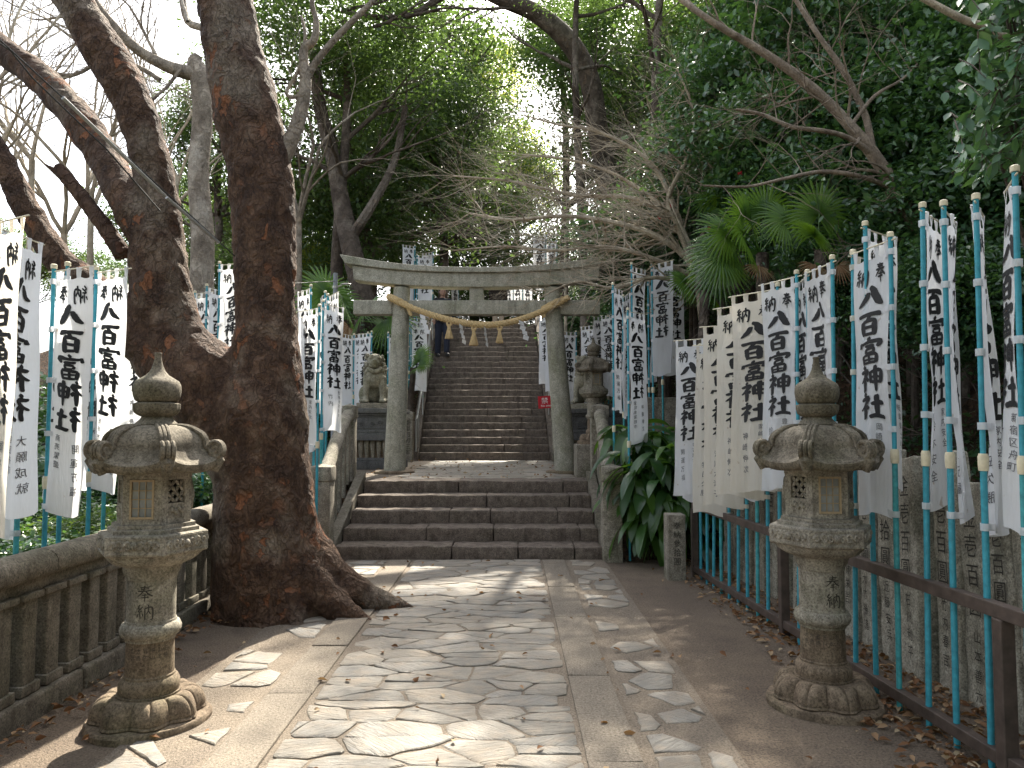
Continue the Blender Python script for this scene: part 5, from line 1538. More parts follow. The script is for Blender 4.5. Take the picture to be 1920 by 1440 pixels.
def grow(mb, p, d, L_, r, depth, rg, spread=.6, grav=0.0, bias=None, sides=(8, 6, 5, 4, 3, 3, 3), lvl=0, kids=(2, 3), curve=.25, taper=.62):
    n = 5; pts = [p.copy()]; rad = [r]; dirs = [d.copy()]
    q = p.copy(); dd = d.normalized()
    for i in range(n):
        dd = (dd + Vector((rg.uniform(-1, 1), rg.uniform(-1, 1), rg.uniform(-1, 1))) * curve * .55 + Vector((0, 0, grav)) * .12)
        if bias: dd += bias * .10
        dd.normalize(); q = q + dd * (L_ / n); pts.append(q.copy()); rad.append(r * (1 - (1 - taper) * (i + 1) / n)); dirs.append(dd.copy())
    mb.tube(pts, rad, sides[min(lvl, 6)], False)
    if depth <= 0: return [q]
    tips = []
    for k in range(rg.randint(*kids)):
        i = n if k == 0 else rg.randint(2, n)
        base = pts[i]; bd = dirs[i]
        s = Vector((rg.uniform(-1, 1), rg.uniform(-1, 1), rg.uniform(-1, 1))); s = (s - bd * s.dot(bd))
        s = s.normalized() if s.length > 1e-4 else bd.orthogonal()
        nd = (bd + s * spread * rg.uniform(.5, 1.3) * (.5 if k == 0 else 1)).normalized()
        tips += grow(mb, base, nd, L_ * rg.uniform(.6, .86), rad[i] * (.85 if k == 0 else .62), depth - 1, rg, spread, grav, bias, sides, lvl + 1, kids, curve, taper)
    return tips

def evergreen(label, px, Y, cpy, rscale, proto, zs=1.0, seed=0, tr=.22, group='evergreen trees of the wooded slope', lean=0.0, name='evergreen_tree', bark='bark_far'):
    c = at(px, cpy, Y); x = c.x + lean; zg = hz(x, Y) - .3
    rg = random.Random(seed)
    t = empty(name, (x, Y, zg), 0, label, 'tree', group)
    H = c.z - zg
    mb = MB()
    top = Vector((c.x - x, 0, H))
    pts = []; m = 9
    for i in range(m + 1):
        u = i / m; pts.append(top * u + Vector((math.sin(u * 5 + seed) * .22 * u, math.cos(u * 4 + seed) * .22 * u, 0)))
    pts[0] = Vector((0, 0, -.4))
    mb.tube(pts, [tr * (1.25 if i == 0 else 1) * (1 - .6 * i / m) for i in range(m + 1)], 12)
    for k in range(9):
        i = rg.randint(4, m - 1); a = rg.uniform(0, 2 * pi)
        grow(mb, pts[i], Vector((math.cos(a), math.sin(a), rg.uniform(.3, .9))), 1.9 * rscale, tr * .36, 3, rg, .55, .1)
    mb.build('trunk', M[bark], t)
    o = bpy.data.objects.new('crown', proto); COL.objects.link(o); o.parent = t
    o.location = (c.x - x, 0, H); o.scale = (rscale, rscale, rscale * zs); o.rotation_euler = (0, 0, rg.uniform(0, 6.28))
    return t

A, B_, C_ = crowns
EV = [
 ('dark evergreen tree rising behind the left half of the gate', 690, 24, 330, 1.0, B_, 1.15, .34, 0),
 ('dense evergreen tree between the big trunk and the gate, lower part', 610, 29, 440, 1.0, A, .9, .25, 0),
 ('tall evergreen tree above the gate, left of the sky gap', 770, 28, 160, 1.15, C_, 1.1, .30, 0),
 ('evergreen crown at the top edge right of the forked tree', 640, 20, 40, .85, A, .9, .2, 0),
 ('dark evergreen tree directly behind the head of the stairs', 850, 34, 430, 1.1, C_, .9, .28, 0),
 ('evergreen tree behind the row of banners at the stair head', 1040, 36, 500, .8, A, .8, .2, 0),
 ('low evergreen behind the man on the stairs', 840, 31, 560, .6, B_, .7, .15, 0),
 ('low evergreen straight above the long stairs', 930, 32, 570, .6, C_, .7, .15, 0),
 ('low evergreen above the stairs beside the right pillar', 1020, 30, 560, .6, A, .7, .15, 0),
 ('dark evergreen tree above the right end of the gate', 1235, 27, 300, .82, B_, 1.0, .28, 0),
 ('evergreen tree behind the bare shrub, top centre', 1160, 24, 90, .95, C_, .9, .25, 0),
 ('evergreen tree high on the slope behind the bare shrub', 1290, 22, 230, 1.0, A, 1.0, .25, 0),
 ('dark broad evergreen tree at the top edge above the palms', 1400, 19, 50, .8, B_, .9, .22, 0),
 ('dark evergreen tree behind the smooth-barked tree', 1480, 17, 190, .85, C_, 1.0, .22, 0),
 ('dark evergreen tree at the top edge behind the smooth-barked tree', 1550, 15, 30, .7, A, .9, .22, 0),
 ('evergreen tree on the bank above the blue poles', 1690, 13.5, 210, .75, B_, 1.0, .2, 0),
 ('evergreen tree at the top edge above the blue poles', 1740, 12, 20, .7, C_, .9, .2, 0),
 ('evergreen tree on the bank at the right border', 1890, 11.5, 260, .7, A, 1.0, .2, 0),
 ('evergreen tree low on the slope behind the palms', 1400, 20, 400, .8, B_, .8, .22, 0),
 ('thin-crowned evergreen seen between the two trunks of the forked tree', 420, 26, 240, .72, C_, 1.3, .2, 0),
 ('distant evergreen behind the pale pollarded tree', 330, 36, 420, 1.0, A, .9, .2, 0),
 ('distant evergreen low at the left border', 30, 34, 470, .75, B_, .7, .2, 0),
 ('distant evergreen behind the banners left of the stone lantern', 170, 40, 520, .8, C_, .7, .2, 0),
 ('evergreen behind the banners seen through the tree fork', 420, 24, 560, .8, A, .7, .2, 0),
]
for i, (lab, px, Y, cpy, rs_, pr, zs, tr, ln) in enumerate(EV):
    evergreen(lab, px, Y, cpy, rs_, pr, zs, i + 1, tr)
evergreen('sunlit yellow-green tree seen through the gap above the gate', 950, 38, 330, .8, crown_y, 1.2, 41, .22, name='yellow_leaved_tree')
evergreen('small yellow-green tree behind the street lamp', 596, 26, 510, .42, crown_y, 1.0, 42, .14, name='yellow_leaved_tree')
evergreen('mid green tree right of the sky gap', 1185, 30, 200, .7, crown_m, 1.1, 43, .2, name='broadleaf_tree')
evergreen('mid green tree with a lit crown left of the sky gap', 740, 33, 240, .9, crown_m, 1.2, 44, .2, name='broadleaf_tree')
evergreen('mid green tree at the left behind the leaning limbs', 480, 30, 420, .8, crown_m, 1.0, 45, .2, name='broadleaf_tree')

# big leaning brown trunk behind the gate and the bent trunk at the top
t = empty('leaning_tree', (at(690, 600, 19).x, 19, hz(at(690, 600, 19).x, 19)), 0, 'thick reddish trunk leaning left behind the gate lintel', 'tree')
mb = MB(); limb(mb, [(712, 700, 44, 19), (690, 590, 40, 19), (672, 520, 40, 19.2), (655, 450, 38, 19.5), (640, 380, 34, 20), (625, 300, 28, 20), (600, 200, 24, 20), (590, 100, 20, 20)], 14)
limb(mb, [(655, 450, 22, 19.5), (700, 380, 18, 19.5), (740, 300, 14, 20), (760, 200, 11, 20)], 8)
o = mb.build('trunk', M['bark_far'], t); o.location = -Vector(t.location)
t = empty('bent_tree', (at(1150, 520, 19).x, 19, hz(at(1150, 520, 19).x, 19)), 0, 'tree with a thick bent grey trunk arching left at the top of the picture', 'tree')
mb = MB(); limb(mb, [(1170, 560, 44, 19), (1150, 400, 40, 19), (1122, 250, 40, 19), (1108, 160, 40, 19), (1085, 105, 40, 19), (1050, 60, 38, 19), (1000, 22, 34, 19), (950, 2, 30, 19), (880, -30, 24, 19)], 14)
rg = random.Random(8)
pp = at(1000, 22, 19)
for k in range(5): grow(mb, at(1000 - 22 * k, 20 - 5 * k, 19), Vector((-1, 0, rg.uniform(-.3, .6))), 1.2, .05, 4, rg, .6, -.1)
for a in ((640, 20), (700, 50), (760, 30)): grow(mb, at(*a, 18), Vector((1, 0, .1)), .9, .05, 4, rg, .6, 0)
limb(mb, [(880, -30, 14, 18.6), (820, 0, 13, 18.5), (770, 28, 12, 18.5), (700, 32, 11, 18.5), (640, 20, 9, 18.5)], 8)
o = mb.build('trunk', M['bark_far'], t); o.location = -Vector(t.location)

# ------------------------------------------------------------------ bare trees against the sky on the left
t = empty('pollarded_tree', (at(375, 700, 10.5).x, 10.5, -.4), 0, 'pale grey pollarded bare tree standing between the two stems of the forked tree', 'tree')
mb = MB()
limb(mb, [(380, 900, 52, 10.5), (378, 640, 46, 10.5), (378, 540, 44, 10.5), (380, 440, 42, 10.5), (372, 330, 38, 10.5), (380, 220, 37, 10.5), (376, 150, 38, 10.5), (366, 118, 30, 10.5), (372, 104, 16, 10.5)], 16)
limb(mb, [(372, 140, 30, 10.5), (335, 132, 26, 10.4), (300, 118, 22, 10.3), (262, 96, 20, 10.2), (225, 62, 18, 10.1), (185, 15, 17, 10), (150, -40, 14, 10)], 12)
limb(mb, [(378, 160, 24, 10.5), (400, 120, 20, 10.7), (392, 60, 16, 10.8), (352, 40, 14, 10.9), (340, -20, 12, 11)], 10)
limb(mb, [(300, 150, 9, 10.3), (260, 126, 9, 10.3), (200, 110, 8, 10.3), (140, 140, 7, 10.3), (80, 132, 7, 10.3)], 8)
rg = random.Random(14)
for (px, py, dx, dz) in ((300, 118, -.5, .8), (262, 96, -.8, .5), (225, 62, -1, .2), (185, 15, -.9, -.3), (200, 110, -.8, .4), (140, 140, -1, -.2), (80, 132, -1, .3), (392, 60, .6, .6), (352, 40, -.2, 1), (340, 130, -.3, -.6)):
    grow(mb, at(px, py, 10.3), Vector((dx, rg.uniform(-.3, .3), dz)), .85, .026, 4, rg, .7, .1)
o = mb.build('trunk', M['bark_pale'], t); o.location = -Vector(t.location)
def bare_tree(label, px, Y, py0, d0, L0, r0, depth, seed, mat='twig_dark', gx_=None, name='bare_tree'):
    p = at(px, py0, Y); zg = hz(p.x, Y) - .2
    t = empty(name, (p.x, Y, zg), 0, label, 'tree', 'bare winter trees')
    mb = MB(); rg = random.Random(seed)
    h = p.z - zg
    if h > .3: mb.tube([(0, 0, 0), (.05, 0, h * .5), (0, 0, h)], [r0 * 1.25, r0 * 1.1, r0], 12)
    for k in range(4):
        d = Vector(d0) + Vector((rg.uniform(-.6, .6), rg.uniform(-.5, .5), rg.uniform(-.2, .4)))
        grow(mb, Vector((0, 0, h)), d.normalized(), L0, r0 * .75, depth, rg, .62, .05, None, (8, 6, 5, 4, 3, 3, 3), 0, (2, 3), .3, .66)
    mb.build('trunk', M[mat], t)
bare_tree('bare twiggy tree at the left border against the white sky', -60, 13, 420, (.5, 0, 1), 1.7, .06, 6, 3, 'twig')
bare_tree('bare tree with spreading twigs behind the leaning limbs', 120, 17, 440, (0, 0, 1), 2.0, .07, 6, 4, 'twig')
bare_tree('bare tree behind the pale pollarded tree', 300, 20, 430, (.1, 0, 1), 2.2, .07, 6, 5, 'twig')
bare_tree('bare tree high at the upper left corner', 60, 15, 300, (-.2, 0, 1), 1.9, .06, 6, 6, 'twig')
bare_tree('bare tree reaching in at the left border above the banners', -130, 9, 330, (.5, .1, .9), 1.5, .05, 6, 13, 'twig')
bare_tree('bare tree with fine twigs behind the dead stub', 170, 12, 400, (-.2, 0, 1), 1.6, .05, 6, 15, 'twig')
bare_tree('slender bare tree between the leaning limbs and the pollarded tree', 330, 14, 330, (-.3, 0, 1), 1.7, .05, 6, 16, 'twig')
bare_tree('bare tree beyond the fork of the big tree', 560, 17, 420, (.05, 0, 1), 1.8, .07, 5, 7, 'bark_pale')

# ------------------------------------------------------------------ twiggy shrub hanging over the right end of the gate
t = empty('bare_shrub', (at(1310, 560, 10.6).x, 10.6, hz(at(1310, 560, 10.6).x, 10.6)), 0, 'wide bare shrub whose pale arching twigs reach left over the end of the gate lintel', 'shrub')
mb = MB(); rg = random.Random(77)
limbs = [
 [(1318, 600, 17, 10.6), (1300, 500, 15, 10.6), (1235, 445, 12, 10.5), (1155, 418, 10, 10.5), (1060, 405, 8, 10.4), (960, 412, 6, 10.4), (880, 400, 4, 10.4)],
 [(1300, 500, 13, 10.6), (1270, 415, 11, 10.7), (1190, 372, 9, 10.7), (1080, 366, 7, 10.8), (960, 340, 5, 10.8), (850, 330, 3, 10.8)],
 [(1300, 500, 12, 10.6), (1262, 380, 10, 10.9), (1215, 300, 8, 11), (1130, 250, 6, 11), (1040, 232, 4, 11), (980, 215, 3, 11)],
 [(1300, 500, 12, 10.6), (1268, 420, 9, 10.4), (1252, 370, 8, 10.3), (1290, 290, 7, 10.2), (1300, 210, 5, 10.2), (1270, 130, 4, 10.2)],
 [(1305, 520, 11, 10.6), (1210, 480, 9, 10.2), (1130, 462, 7, 10.1), (1040, 470, 5, 10.1), (950, 462, 4, 10.1), (850, 470, 3, 10.1)],
 [(1310, 540, 9, 10.6), (1230, 520, 8, 10.0), (1150, 540, 6, 9.9), (1080, 528, 4, 9.9), (1010, 560, 3, 9.9)],
 [(1262, 400, 8, 10.8), (1160, 330, 6, 11.2), (1070, 300, 5, 11.3), (980, 290, 4, 11.4)],
 [(1300, 470, 8, 10.8), (1350, 380, 6, 10.8), (1400, 300, 5, 10.8), (1380, 200, 4, 10.8)],
]
for lb in limbs:
    P, Rr = limb(mb, lb, 7)
    for i in range(3, len(P)):
        for k in range(2):
            s = Vector((rg.uniform(-1.3, .1), rg.uniform(-.6, .6), rg.uniform(-.7, .9))).normalized()
            grow(mb, P[i], s, rg.uniform(.28, .55), max(.004, Rr[i] * .45), 3, rg, .5, .05, Vector((-.6, 0, .05)), (4, 3, 3, 3), 0, (2, 3), .28, .6)
o = mb.build('branches', M['twig'], t); o.location = -Vector(t.location)
for k, (px, Y, py, d0, s_, lab) in enumerate(((1180, 14, 430, (-.6, 0, .8), 21, 'reddish twiggy thicket behind the arching shrub'), (1300, 13, 360, (-.5, 0, .9), 22, 'twiggy thicket below the smooth-barked tree'),
                                         (1060, 17, 430, (-.3, 0, .8), 23, 'small bare thicket above the gate lintel'), (1420, 11, 330, (-.5, 0, .7), 24, 'bare twigs in front of the dark bank above the palms'))):
    p = at(px, py, Y); zg = hz(p.x, Y)
    t = empty('bare_thicket', (p.x, Y, zg), 0, lab, 'shrub'); mb = MB(); rg = random.Random(s_)
    for q in range(9):
        d = (Vector(d0) + Vector((rg.uniform(-.9, .9), rg.uniform(-.5, .5), rg.uniform(-.7, .5)))).normalized()
        grow(mb, Vector((rg.uniform(-.6, .6), 0, p.z - zg + rg.uniform(-.5, .3))), d, 1.0, .016, 4, rg, .6, .05, None, (4, 3, 3, 3, 3), 0, (2, 3), .35, .62)
    mb.tube([(0, 0, 0), (0, 0, max(.3, p.z - zg))], [.05, .03], 7)
    mb.build('branches', M['twig' if k != 1 else 'twig_dark'], t)

# smooth-barked tree on the bank, right
t = empty('smooth_tree', (at(1760, 560, 6.9).x, 6.9, hz(at(1760, 560, 6.9).x, 6.9) - .1), 0, 'slender smooth-barked bare tree leaning left out of the bank above the blue poles', 'tree')
mb = MB(); rg = random.Random(9)
LB = [
 [(1775, 640, 34, 7), (1748, 520, 32, 6.9), (1725, 440, 30, 6.9), (1688, 368, 27, 6.9), (1634, 285, 25, 6.9), (1590, 232, 21, 6.9), (1540, 180, 19, 6.9), (1478, 130, 17, 6.9), (1410, 85, 15, 6.9), (1350, 50, 13, 6.8), (1285, 5, 11, 6.8), (1220, -50, 9, 6.8)],
 [(1636, 285, 15, 6.9), (1625, 225, 13, 7), (1608, 185, 12, 7), (1580, 130, 11, 7), (1530, 60, 9, 7), (1480, -20, 8, 7)],
 [(1636, 290, 14, 6.9), (1590, 258, 10, 6.8), (1540, 245, 9, 6.7), (1485, 238, 8, 6.7), (1430, 215, 7, 6.7), (1380, 205, 5, 6.7)],
 [(1672, 352, 11, 6.9), (1610, 330, 9, 6.8), (1540, 322, 8, 6.8), (1470, 335, 6, 6.7), (1400, 350, 5, 6.7), (1320, 348, 4, 6.7)],
 [(1600, 230, 8, 6.9), (1640, 180, 7, 6.9), (1690, 150, 5, 6.9), (1720, 120, 4, 6.9)],
]
for lb in LB:
    P, Rr = limb(mb, lb, 12)
    for i in range(8, len(P), 2):
        s = Vector((rg.uniform(-1, .5), rg.uniform(-.4, .4), rg.uniform(-.4, 1))).normalized()
        grow(mb, P[i], s, rg.uniform(.3, .6), max(.004, Rr[i] * .3), 3, rg, .6, -.05, None, (5, 4, 3, 3), 0, (2, 3), .4, .6)
o = mb.build('trunk', M['twig_brown'], t); o.location = -Vector(t.location)
t = empty('overhanging_branch', (at(1840, 50, 5.6).x, 5.6, at(1840, 50, 5.6).z), 0, 'smooth pale branch entering at the top right above the big glossy leaves', 'branch')
mb = MB(); limb(mb, [(1990, 120, 16, 5.6), (1900, 78, 15, 5.6), (1850, 52, 15, 5.6), (1810, 38, 14, 5.6), (1770, 18, 13, 5.6), (1720, -10, 12, 5.6), (1640, -60, 11, 5.6)], 12)
o = mb.build('branch', M['twig'], t); o.location = -Vector(t.location)

# ------------------------------------------------------------------ evergreen shrubs of the bank (glossy leaves)
sh_a = hide_proto(leaves_obj('foliage', crown_points(31, 120, 130, 1.35, 1.05, .40), .085, M['leaf_glossy'], 31, aspect=.52, rich=True))
sh_b = hide_proto(leaves_obj('foliage', crown_points(32, 120, 130, 1.35, 1.05, .40), .080, M['leaf_glossy'], 32, aspect=.48, rich=True))
sh_c = hide_proto(leaves_obj('foliage', crown_points(33, 110, 120, 1.35, 1.05, .42), .085, M['leaf_mid'], 33, aspect=.5, rich=True))
def shrub(label, px, py, Y, s, proto, zs=1.0, seed=0, group='evergreen shrubs of the dark bank', pos=None):
    p = at(px, py, Y) if pos is None else Vector(pos); zg = hz(p.x, p.y) - .1
    t = empty('evergreen_shrub', (p.x, p.y, min(zg, p.z - .2)), 0, label, 'shrub', group)
    h = p.z - t.location.z; rg = random.Random(seed)
    mb = MB()
    for k in range(7):
        a = rg.uniform(0, 6.28); grow(mb, Vector((0, 0, h * rg.uniform(.3, .9))), Vector((math.cos(a), math.sin(a), .8)), .5 * s, .02 * s, 2, rg)
    mb.tube([(0, 0, -.1), (.03, 0, h * .5), (0, 0, h)], [.05 * s, .04 * s, .02 * s], 8)
    mb.build('stem', M['twig_dark'], t)
    o = bpy.data.objects.new('foliage', proto); COL.objects.link(o); o.parent = t
    o.location = (0, 0, h); o.scale = (s, s, s * zs); o.rotation_euler = (0, 0, rg.uniform(0, 6.28))
SH = [(1290, 330, 13.5, 1.0, sh_a), (1240, 440, 12.5, 1.1, sh_b), (1405, 250, 12.0, 1.0, sh_b), (1350, 400, 11.5, .9, sh_a), (1468, 330, 11, 1.05, sh_a), (1430, 180, 11.0, 1.3, sh_b),
      (1510, 260, 9.6, 1.2, sh_b), (1500, 400, 9.8, .9, sh_a), (1560, 120, 9.5, 1.2, sh_a), (1590, 370, 8.6, .95, sh_b), (1610, 250, 8.6, 1.0, sh_a), (1690, 120, 8.6, 1.15, sh_b),
      (1700, 300, 7.8, .9, sh_a), (1790, 200, 7.6, .95, sh_b), (1780, 390, 7.0, .8, sh_a), (1880, 330, 7.0, .9, sh_b), (1900, 120, 7.6, 1.0, sh_a), (1760, 560, 6.4, .55, sh_b),
      (1600, 520, 8.0, .6, sh_a), (1850, 560, 6.2, .6, sh_a), (1640, 30, 9.6, 1.1, sh_a), (1450, 60, 11.5, 1.1, sh_a), (1380, 120, 12.5, 1.0, sh_b), (1180, 480, 13.0, .9, sh_a)]
plc = ['above the smaller lantern', 'over the right end of the gate', 'behind the smooth-barked tree', 'by the arching bare shrub', 'directly above the palms', 'high over the palms', 'behind the fork of the smooth-barked tree', 'beside the upright palm fan',
       'near the top edge left of the smooth trunk', 'left of the smooth trunk low on the bank', 'right at the fork of the smooth trunk', 'near the top edge right of the smooth trunk', 'right of the smooth trunk', 'above the third blue pole from the right',
       'behind the tops of the blue poles', 'behind the tallest blue pole', 'near the top right corner', 'low on the bank between the blue poles', 'low on the bank behind the tall banner', 'low on the bank at the right border',
       'at the top edge in the middle of the bank', 'at the top edge over the bare twigs', 'above the arching bare shrub', 'between the gate and the far banners']
for i, (px, py, Y, s, pr) in enumerate(SH):
    shrub('dark glossy evergreen shrub ' + plc[i], px, py, Y, s, pr, 1.0, 100 + i)
for i, (x, y, z, s, lab) in enumerate(((-3.5, 4.2, .35, .55, 'green bush behind the balustrade under the banners at the left border'), (-3.75, 5.3, .45, .6, 'green bush behind the balustrade left of the stone lantern'),
                                      (-3.6, 6.6, .45, .6, 'green bush behind the balustrade between lantern and big tree'), (-4.6, 7.6, .5, .8, 'green bush beyond the poles left of the big tree'),
                                      (-5.2, 5.0, .3, .9, 'bush further off beyond the left banners'), (-4.5, 9.6, .6, .8, 'bush behind the big tree near the stair balustrade'), (-5.8, 11.5, .8, 1.1, 'bush behind the banners seen in the tree fork'),
                                      (-3.4, 3.0, .2, .5, 'green bush at the left border behind the balustrade'))):
    shrub(lab, 0, 0, 0, s, sh_a if i % 2 else sh_c, .75, 200 + i, 'green bushes behind the left balustrade', (x, y, z))

# shrub with big pale glossy leaves hanging in at the top right
def big_leaf_bush():
    rs = np.random.RandomState(5); rg = random.Random(5)
    base = Vector((3.9, 5.4, hz(3.9, 5.4) - .1))
    t = empty('broad_leaved_shrub', base, 0, 'overhanging shrub with big pale glossy leaves in the top right corner', 'shrub')
    mb = MB(); P = []; D = []
    for k in range(200):
        v = rg.random()
        py = -60 + 390 * v; px = 1925 + 60 * (v > 2) + rg.uniform(-115, 60) * (1 - .35 * abs(v - .45)) + 25 * math.sin(v * 5)
        if py > 300: px = rg.uniform(1800, 1850)
        if py < 60: px = rg.uniform(1840, 1990)
        Yk = rg.uniform(4.1, 5.0)
        tip = at(px, py, Yk)
        d = Vector((rg.uniform(-1, .1), rg.uniform(-.8, .2), rg.uniform(-.7, .1))).normalized()
        root_ = tip - d * .30
        mid_ = tip - d * .15 + Vector((0, 0, .02))
        mb.tube([root_ + Vector((.15, .2, .05)), root_, mid_, tip], [.006, .005, .004, .002], 4, False)
        for j in range(9):
            u = j / 8; q = root_.lerp(tip, u)
            a = rg.uniform(0, 6.28); s = Vector((math.cos(a), math.sin(a) * .6, rg.uniform(-.9, .2)))
            P.append(q); D.append((d * .8 + s * .75).normalized())
    for k in range(14):
        tip = at(rg.uniform(1850, 1960), rg.uniform(-50, 330), 4.8)
        mb.tube([base, base.lerp(tip, .5) + Vector((.2, .1, .2)), tip], [.03, .02, .007], 6, False)
    o = mb.build('stem', M['twig_dark'], t); o.location = -base
    o = leaves_obj('foliage', np.array([list(p) for p in P]), .098, M['leaf_big'], 5, t, .5, D=np.array([list(p) for p in D]), rich=True, szvar=.3); o.location = -base
big_leaf_bush()

# undergrowth covering the bank and the slopes
rs = np.random.RandomState(50)
def scatter(n, x0, x1, y0, y1, keep, zoff):
    x = rs.uniform(x0, x1, n); y = y0 + (y1 - y0) * rs.uniform(0, 1, n) ** 1.4
    m = keep(x, y); x, y = x[m], y[m]
    z = height(x, y) + np.abs(rs.normal(size=len(x))) * zoff
    return np.stack([x, y, z], 1)
def keep_r(x, y): 
    f = np.array([noise.noise(Vector((a * .9, b * .9, 5))) for a, b in zip(x, y)])
    return (x > np.where(y < 8.6, 2.95, np.where(y < 17, 2.5, 1.5))) & (f > -.22)
o = leaves_obj('undergrowth', scatter(60000, 1.5, 9, 2.5, 20, keep_r, .16), .075, M['leaf_glossy'], 51, aspect=.55); tag(o, 'dark ivy and undergrowth covering the bank behind the stone slabs', 'undergrowth', None, 'stuff')
def keep_l(x, y): return (x < np.where(y < 9, -2.95, np.where(y < 17, -4.0, -2.7)))
o = leaves_obj('undergrowth', scatter(26000, -9, -2.6, 2, 24, keep_l, .12), .085, M['leaf_mid'], 52, aspect=.5); tag(o, 'green ground cover beyond the left balustrade', 'undergrowth', None, 'stuff')
def dry(x, y): return (x > np.where(y < 8.6, 2.0 + .0 * y, 1.4)) & (x < 3.6)
pts = scatter(5200, 1.9, 3.6, 2.4, 9.5, dry, .012); pts[:, 2] = np.maximum(pts[:, 2], .012) 
pts2 = np.stack([rs.uniform(-2.5, 2.1, 140), 2.6 + 6 * rs.uniform(0, 1, 140) ** 1.2, np.full(140, .034)], 1)
pts3 = np.stack([-2.5 + np.abs(rs.normal(size=260)) * .1, rs.uniform(2.6, 8.5, 260), np.full(260, .03)], 1)
pts4 = np.stack([rs.uniform(-2.4, .9, 160), rs.uniform(10.6, 16.6, 160), np.full(160, .82)], 1)
pts5 = np.stack([2.02 - .3 * rs.uniform(0, 1, 500) ** 2 - .0, rs.uniform(3, 8.5, 500), np.full(500, .02)], 1)
allp = np.concatenate([pts, pts2, pts3, pts4, pts5])
Dd = rs.normal(size=(len(allp), 3)); Dd[:, 2] *= .12
o = leaves_obj('fallen_leaves', allp, .05, M['leaf_dry'], 53, aspect=.5, D=Dd, fold=.5, rich=True, szvar=.45); tag(o, 'dry brown leaves scattered on the ground and along the fence', 'leaves', None, 'stuff')

# ------------------------------------------------------------------ palms
def fan(mb, c, d, nrm, Rf, n, rg, arc=5.0):
    d = d.normalized(); nrm = (nrm - d * nrm.dot(d)).normalized(); s = d.cross(nrm)
    for i in range(n):
        a = (i / (n - 1) - .5) * arc
        q = d * math.cos(a) + s * math.sin(a)
        L_ = Rf * (1 - .22 * abs(a) / (arc / 2)) * rg.uniform(.9, 1.05)
        w = q.cross(nrm).normalized() * Rf * .034
        p0 = c + q * .03; vs = []
        for k, u in enumerate((0, .25, .55, .8, 1)):
            p = c + q * (L_ * u) + nrm * (-.10 * Rf * (abs(a) / 2.5) - .05 * u * u * Rf) + Vector((0, 0, -1)) * (Rf * .22 * u ** 3)
            ww = (0.5, 1.0, .9, .55, .05)[k]
            vs += [p - w * ww, p + nrm * Rf * .012 * ww, p + w * ww]
        b = []
        for k in range(4): b += [(3 * k, 3 * k + 1, 3 * k + 4, 3 * k + 3), (3 * k + 1, 3 * k + 2, 3 * k + 5, 3 * k + 4)]
        mb.add(vs, b)
def palm(label, px, py, Y, Rf, fans, seed, dry_=1, dirs=None):
    p = at(px, py, Y); zg = min(hz(p.x, Y) - .1, p.z - .3); rg = random.Random(seed)
    t = empty('fan_palm', (p.x, Y, zg), 0, label, 'palm', 'fan palms on the slopes'); h = p.z - zg
    mb = MB()
    pts = [(0.03 * math.sin(i), 0, h * i / 8) for i in range(9)]
    mb.tube(pts, [.07] * 9, 9)
    for i in range(80):
        z = rg.uniform(0, h); a = rg.uniform(0, 6.28); d = Vector((math.cos(a), math.sin(a), -.8)); q = Vector((0, 0, z)) + d * .05
        mb.tube([q, q + d * rg.uniform(.06, .16)], [.004, .001], 3, False)
    mb.build('trunk', M['bark_far'], t)
    for k in range(fans):
        if dirs and k < len(dirs): d = Vector(dirs[k])
        else:
            a = rg.uniform(0, 6.28); d = Vector((math.cos(a), math.sin(a), rg.uniform(-.25, 1.4)))
        d.normalize(); c = Vector((0, 0, h)) + d * Rf * rg.uniform(.7, 1.0)
        mb = MB(); mb.tube([Vector((0, 0, h)), Vector((0, 0, h)).lerp(c, .5) + Vector((0, 0, .05)), c], [.010, .008, .006], 5, False)
        fan(mb, c, d + Vector((0, 0, -.1)), Vector((rg.uniform(-.5, .5), -1, .7)), Rf * rg.uniform(.85, 1.1), 34, rg)
        mb.build('frond', M['palm'], t, True, 30)
    for k in range(dry_):
        a = rg.uniform(3.4, 6.0); d = Vector((math.cos(a), math.sin(a), -.9)).normalized(); c = Vector((0, 0, h)) + d * .25
        mb = MB(); fan(mb, c, d, Vector((0, -1, .3)), Rf * .5, 22, rg, 3.5); mb.build('dry_frond', M['leaf_dry'], t, True, 30)
palm('fan palm with bright back-lit fronds above the tallest cream banner', 1425, 475, 8.0, .47, 9, 1, 1, [(-.4, -.2, 1), (-1, 0, .2), (-.8, -.2, -.1), (.2, 0, 1.2)])
palm('fan palm with one large upright dark fan right of the bright palm', 1535, 470, 7.3, .45, 4, 2, 2, [(.0, -.1, 1), (.7, .2, .5), (-.8, .1, .9)])
palm('low fan palm overhanging the far banners above the broad-leaved plant', 1318, 545, 9.8, .36, 6, 3, 0, [(-.7, -.3, .3), (.4, 0, 1)])
palm('fan palm behind the left end of the gate tie beam', 668, 600, 17.5, .95, 8, 4, 1)
palm('young fan palm between the left pillar and the long stairs', 772, 690, 16.9, .38, 5, 5, 0)
palm('fan palm high between bare twigs left of the upright fan', 1385, 400, 10.2, .46, 4, 6, 1, [(-.3, -.2, 1), (-.9, 0, .4)])

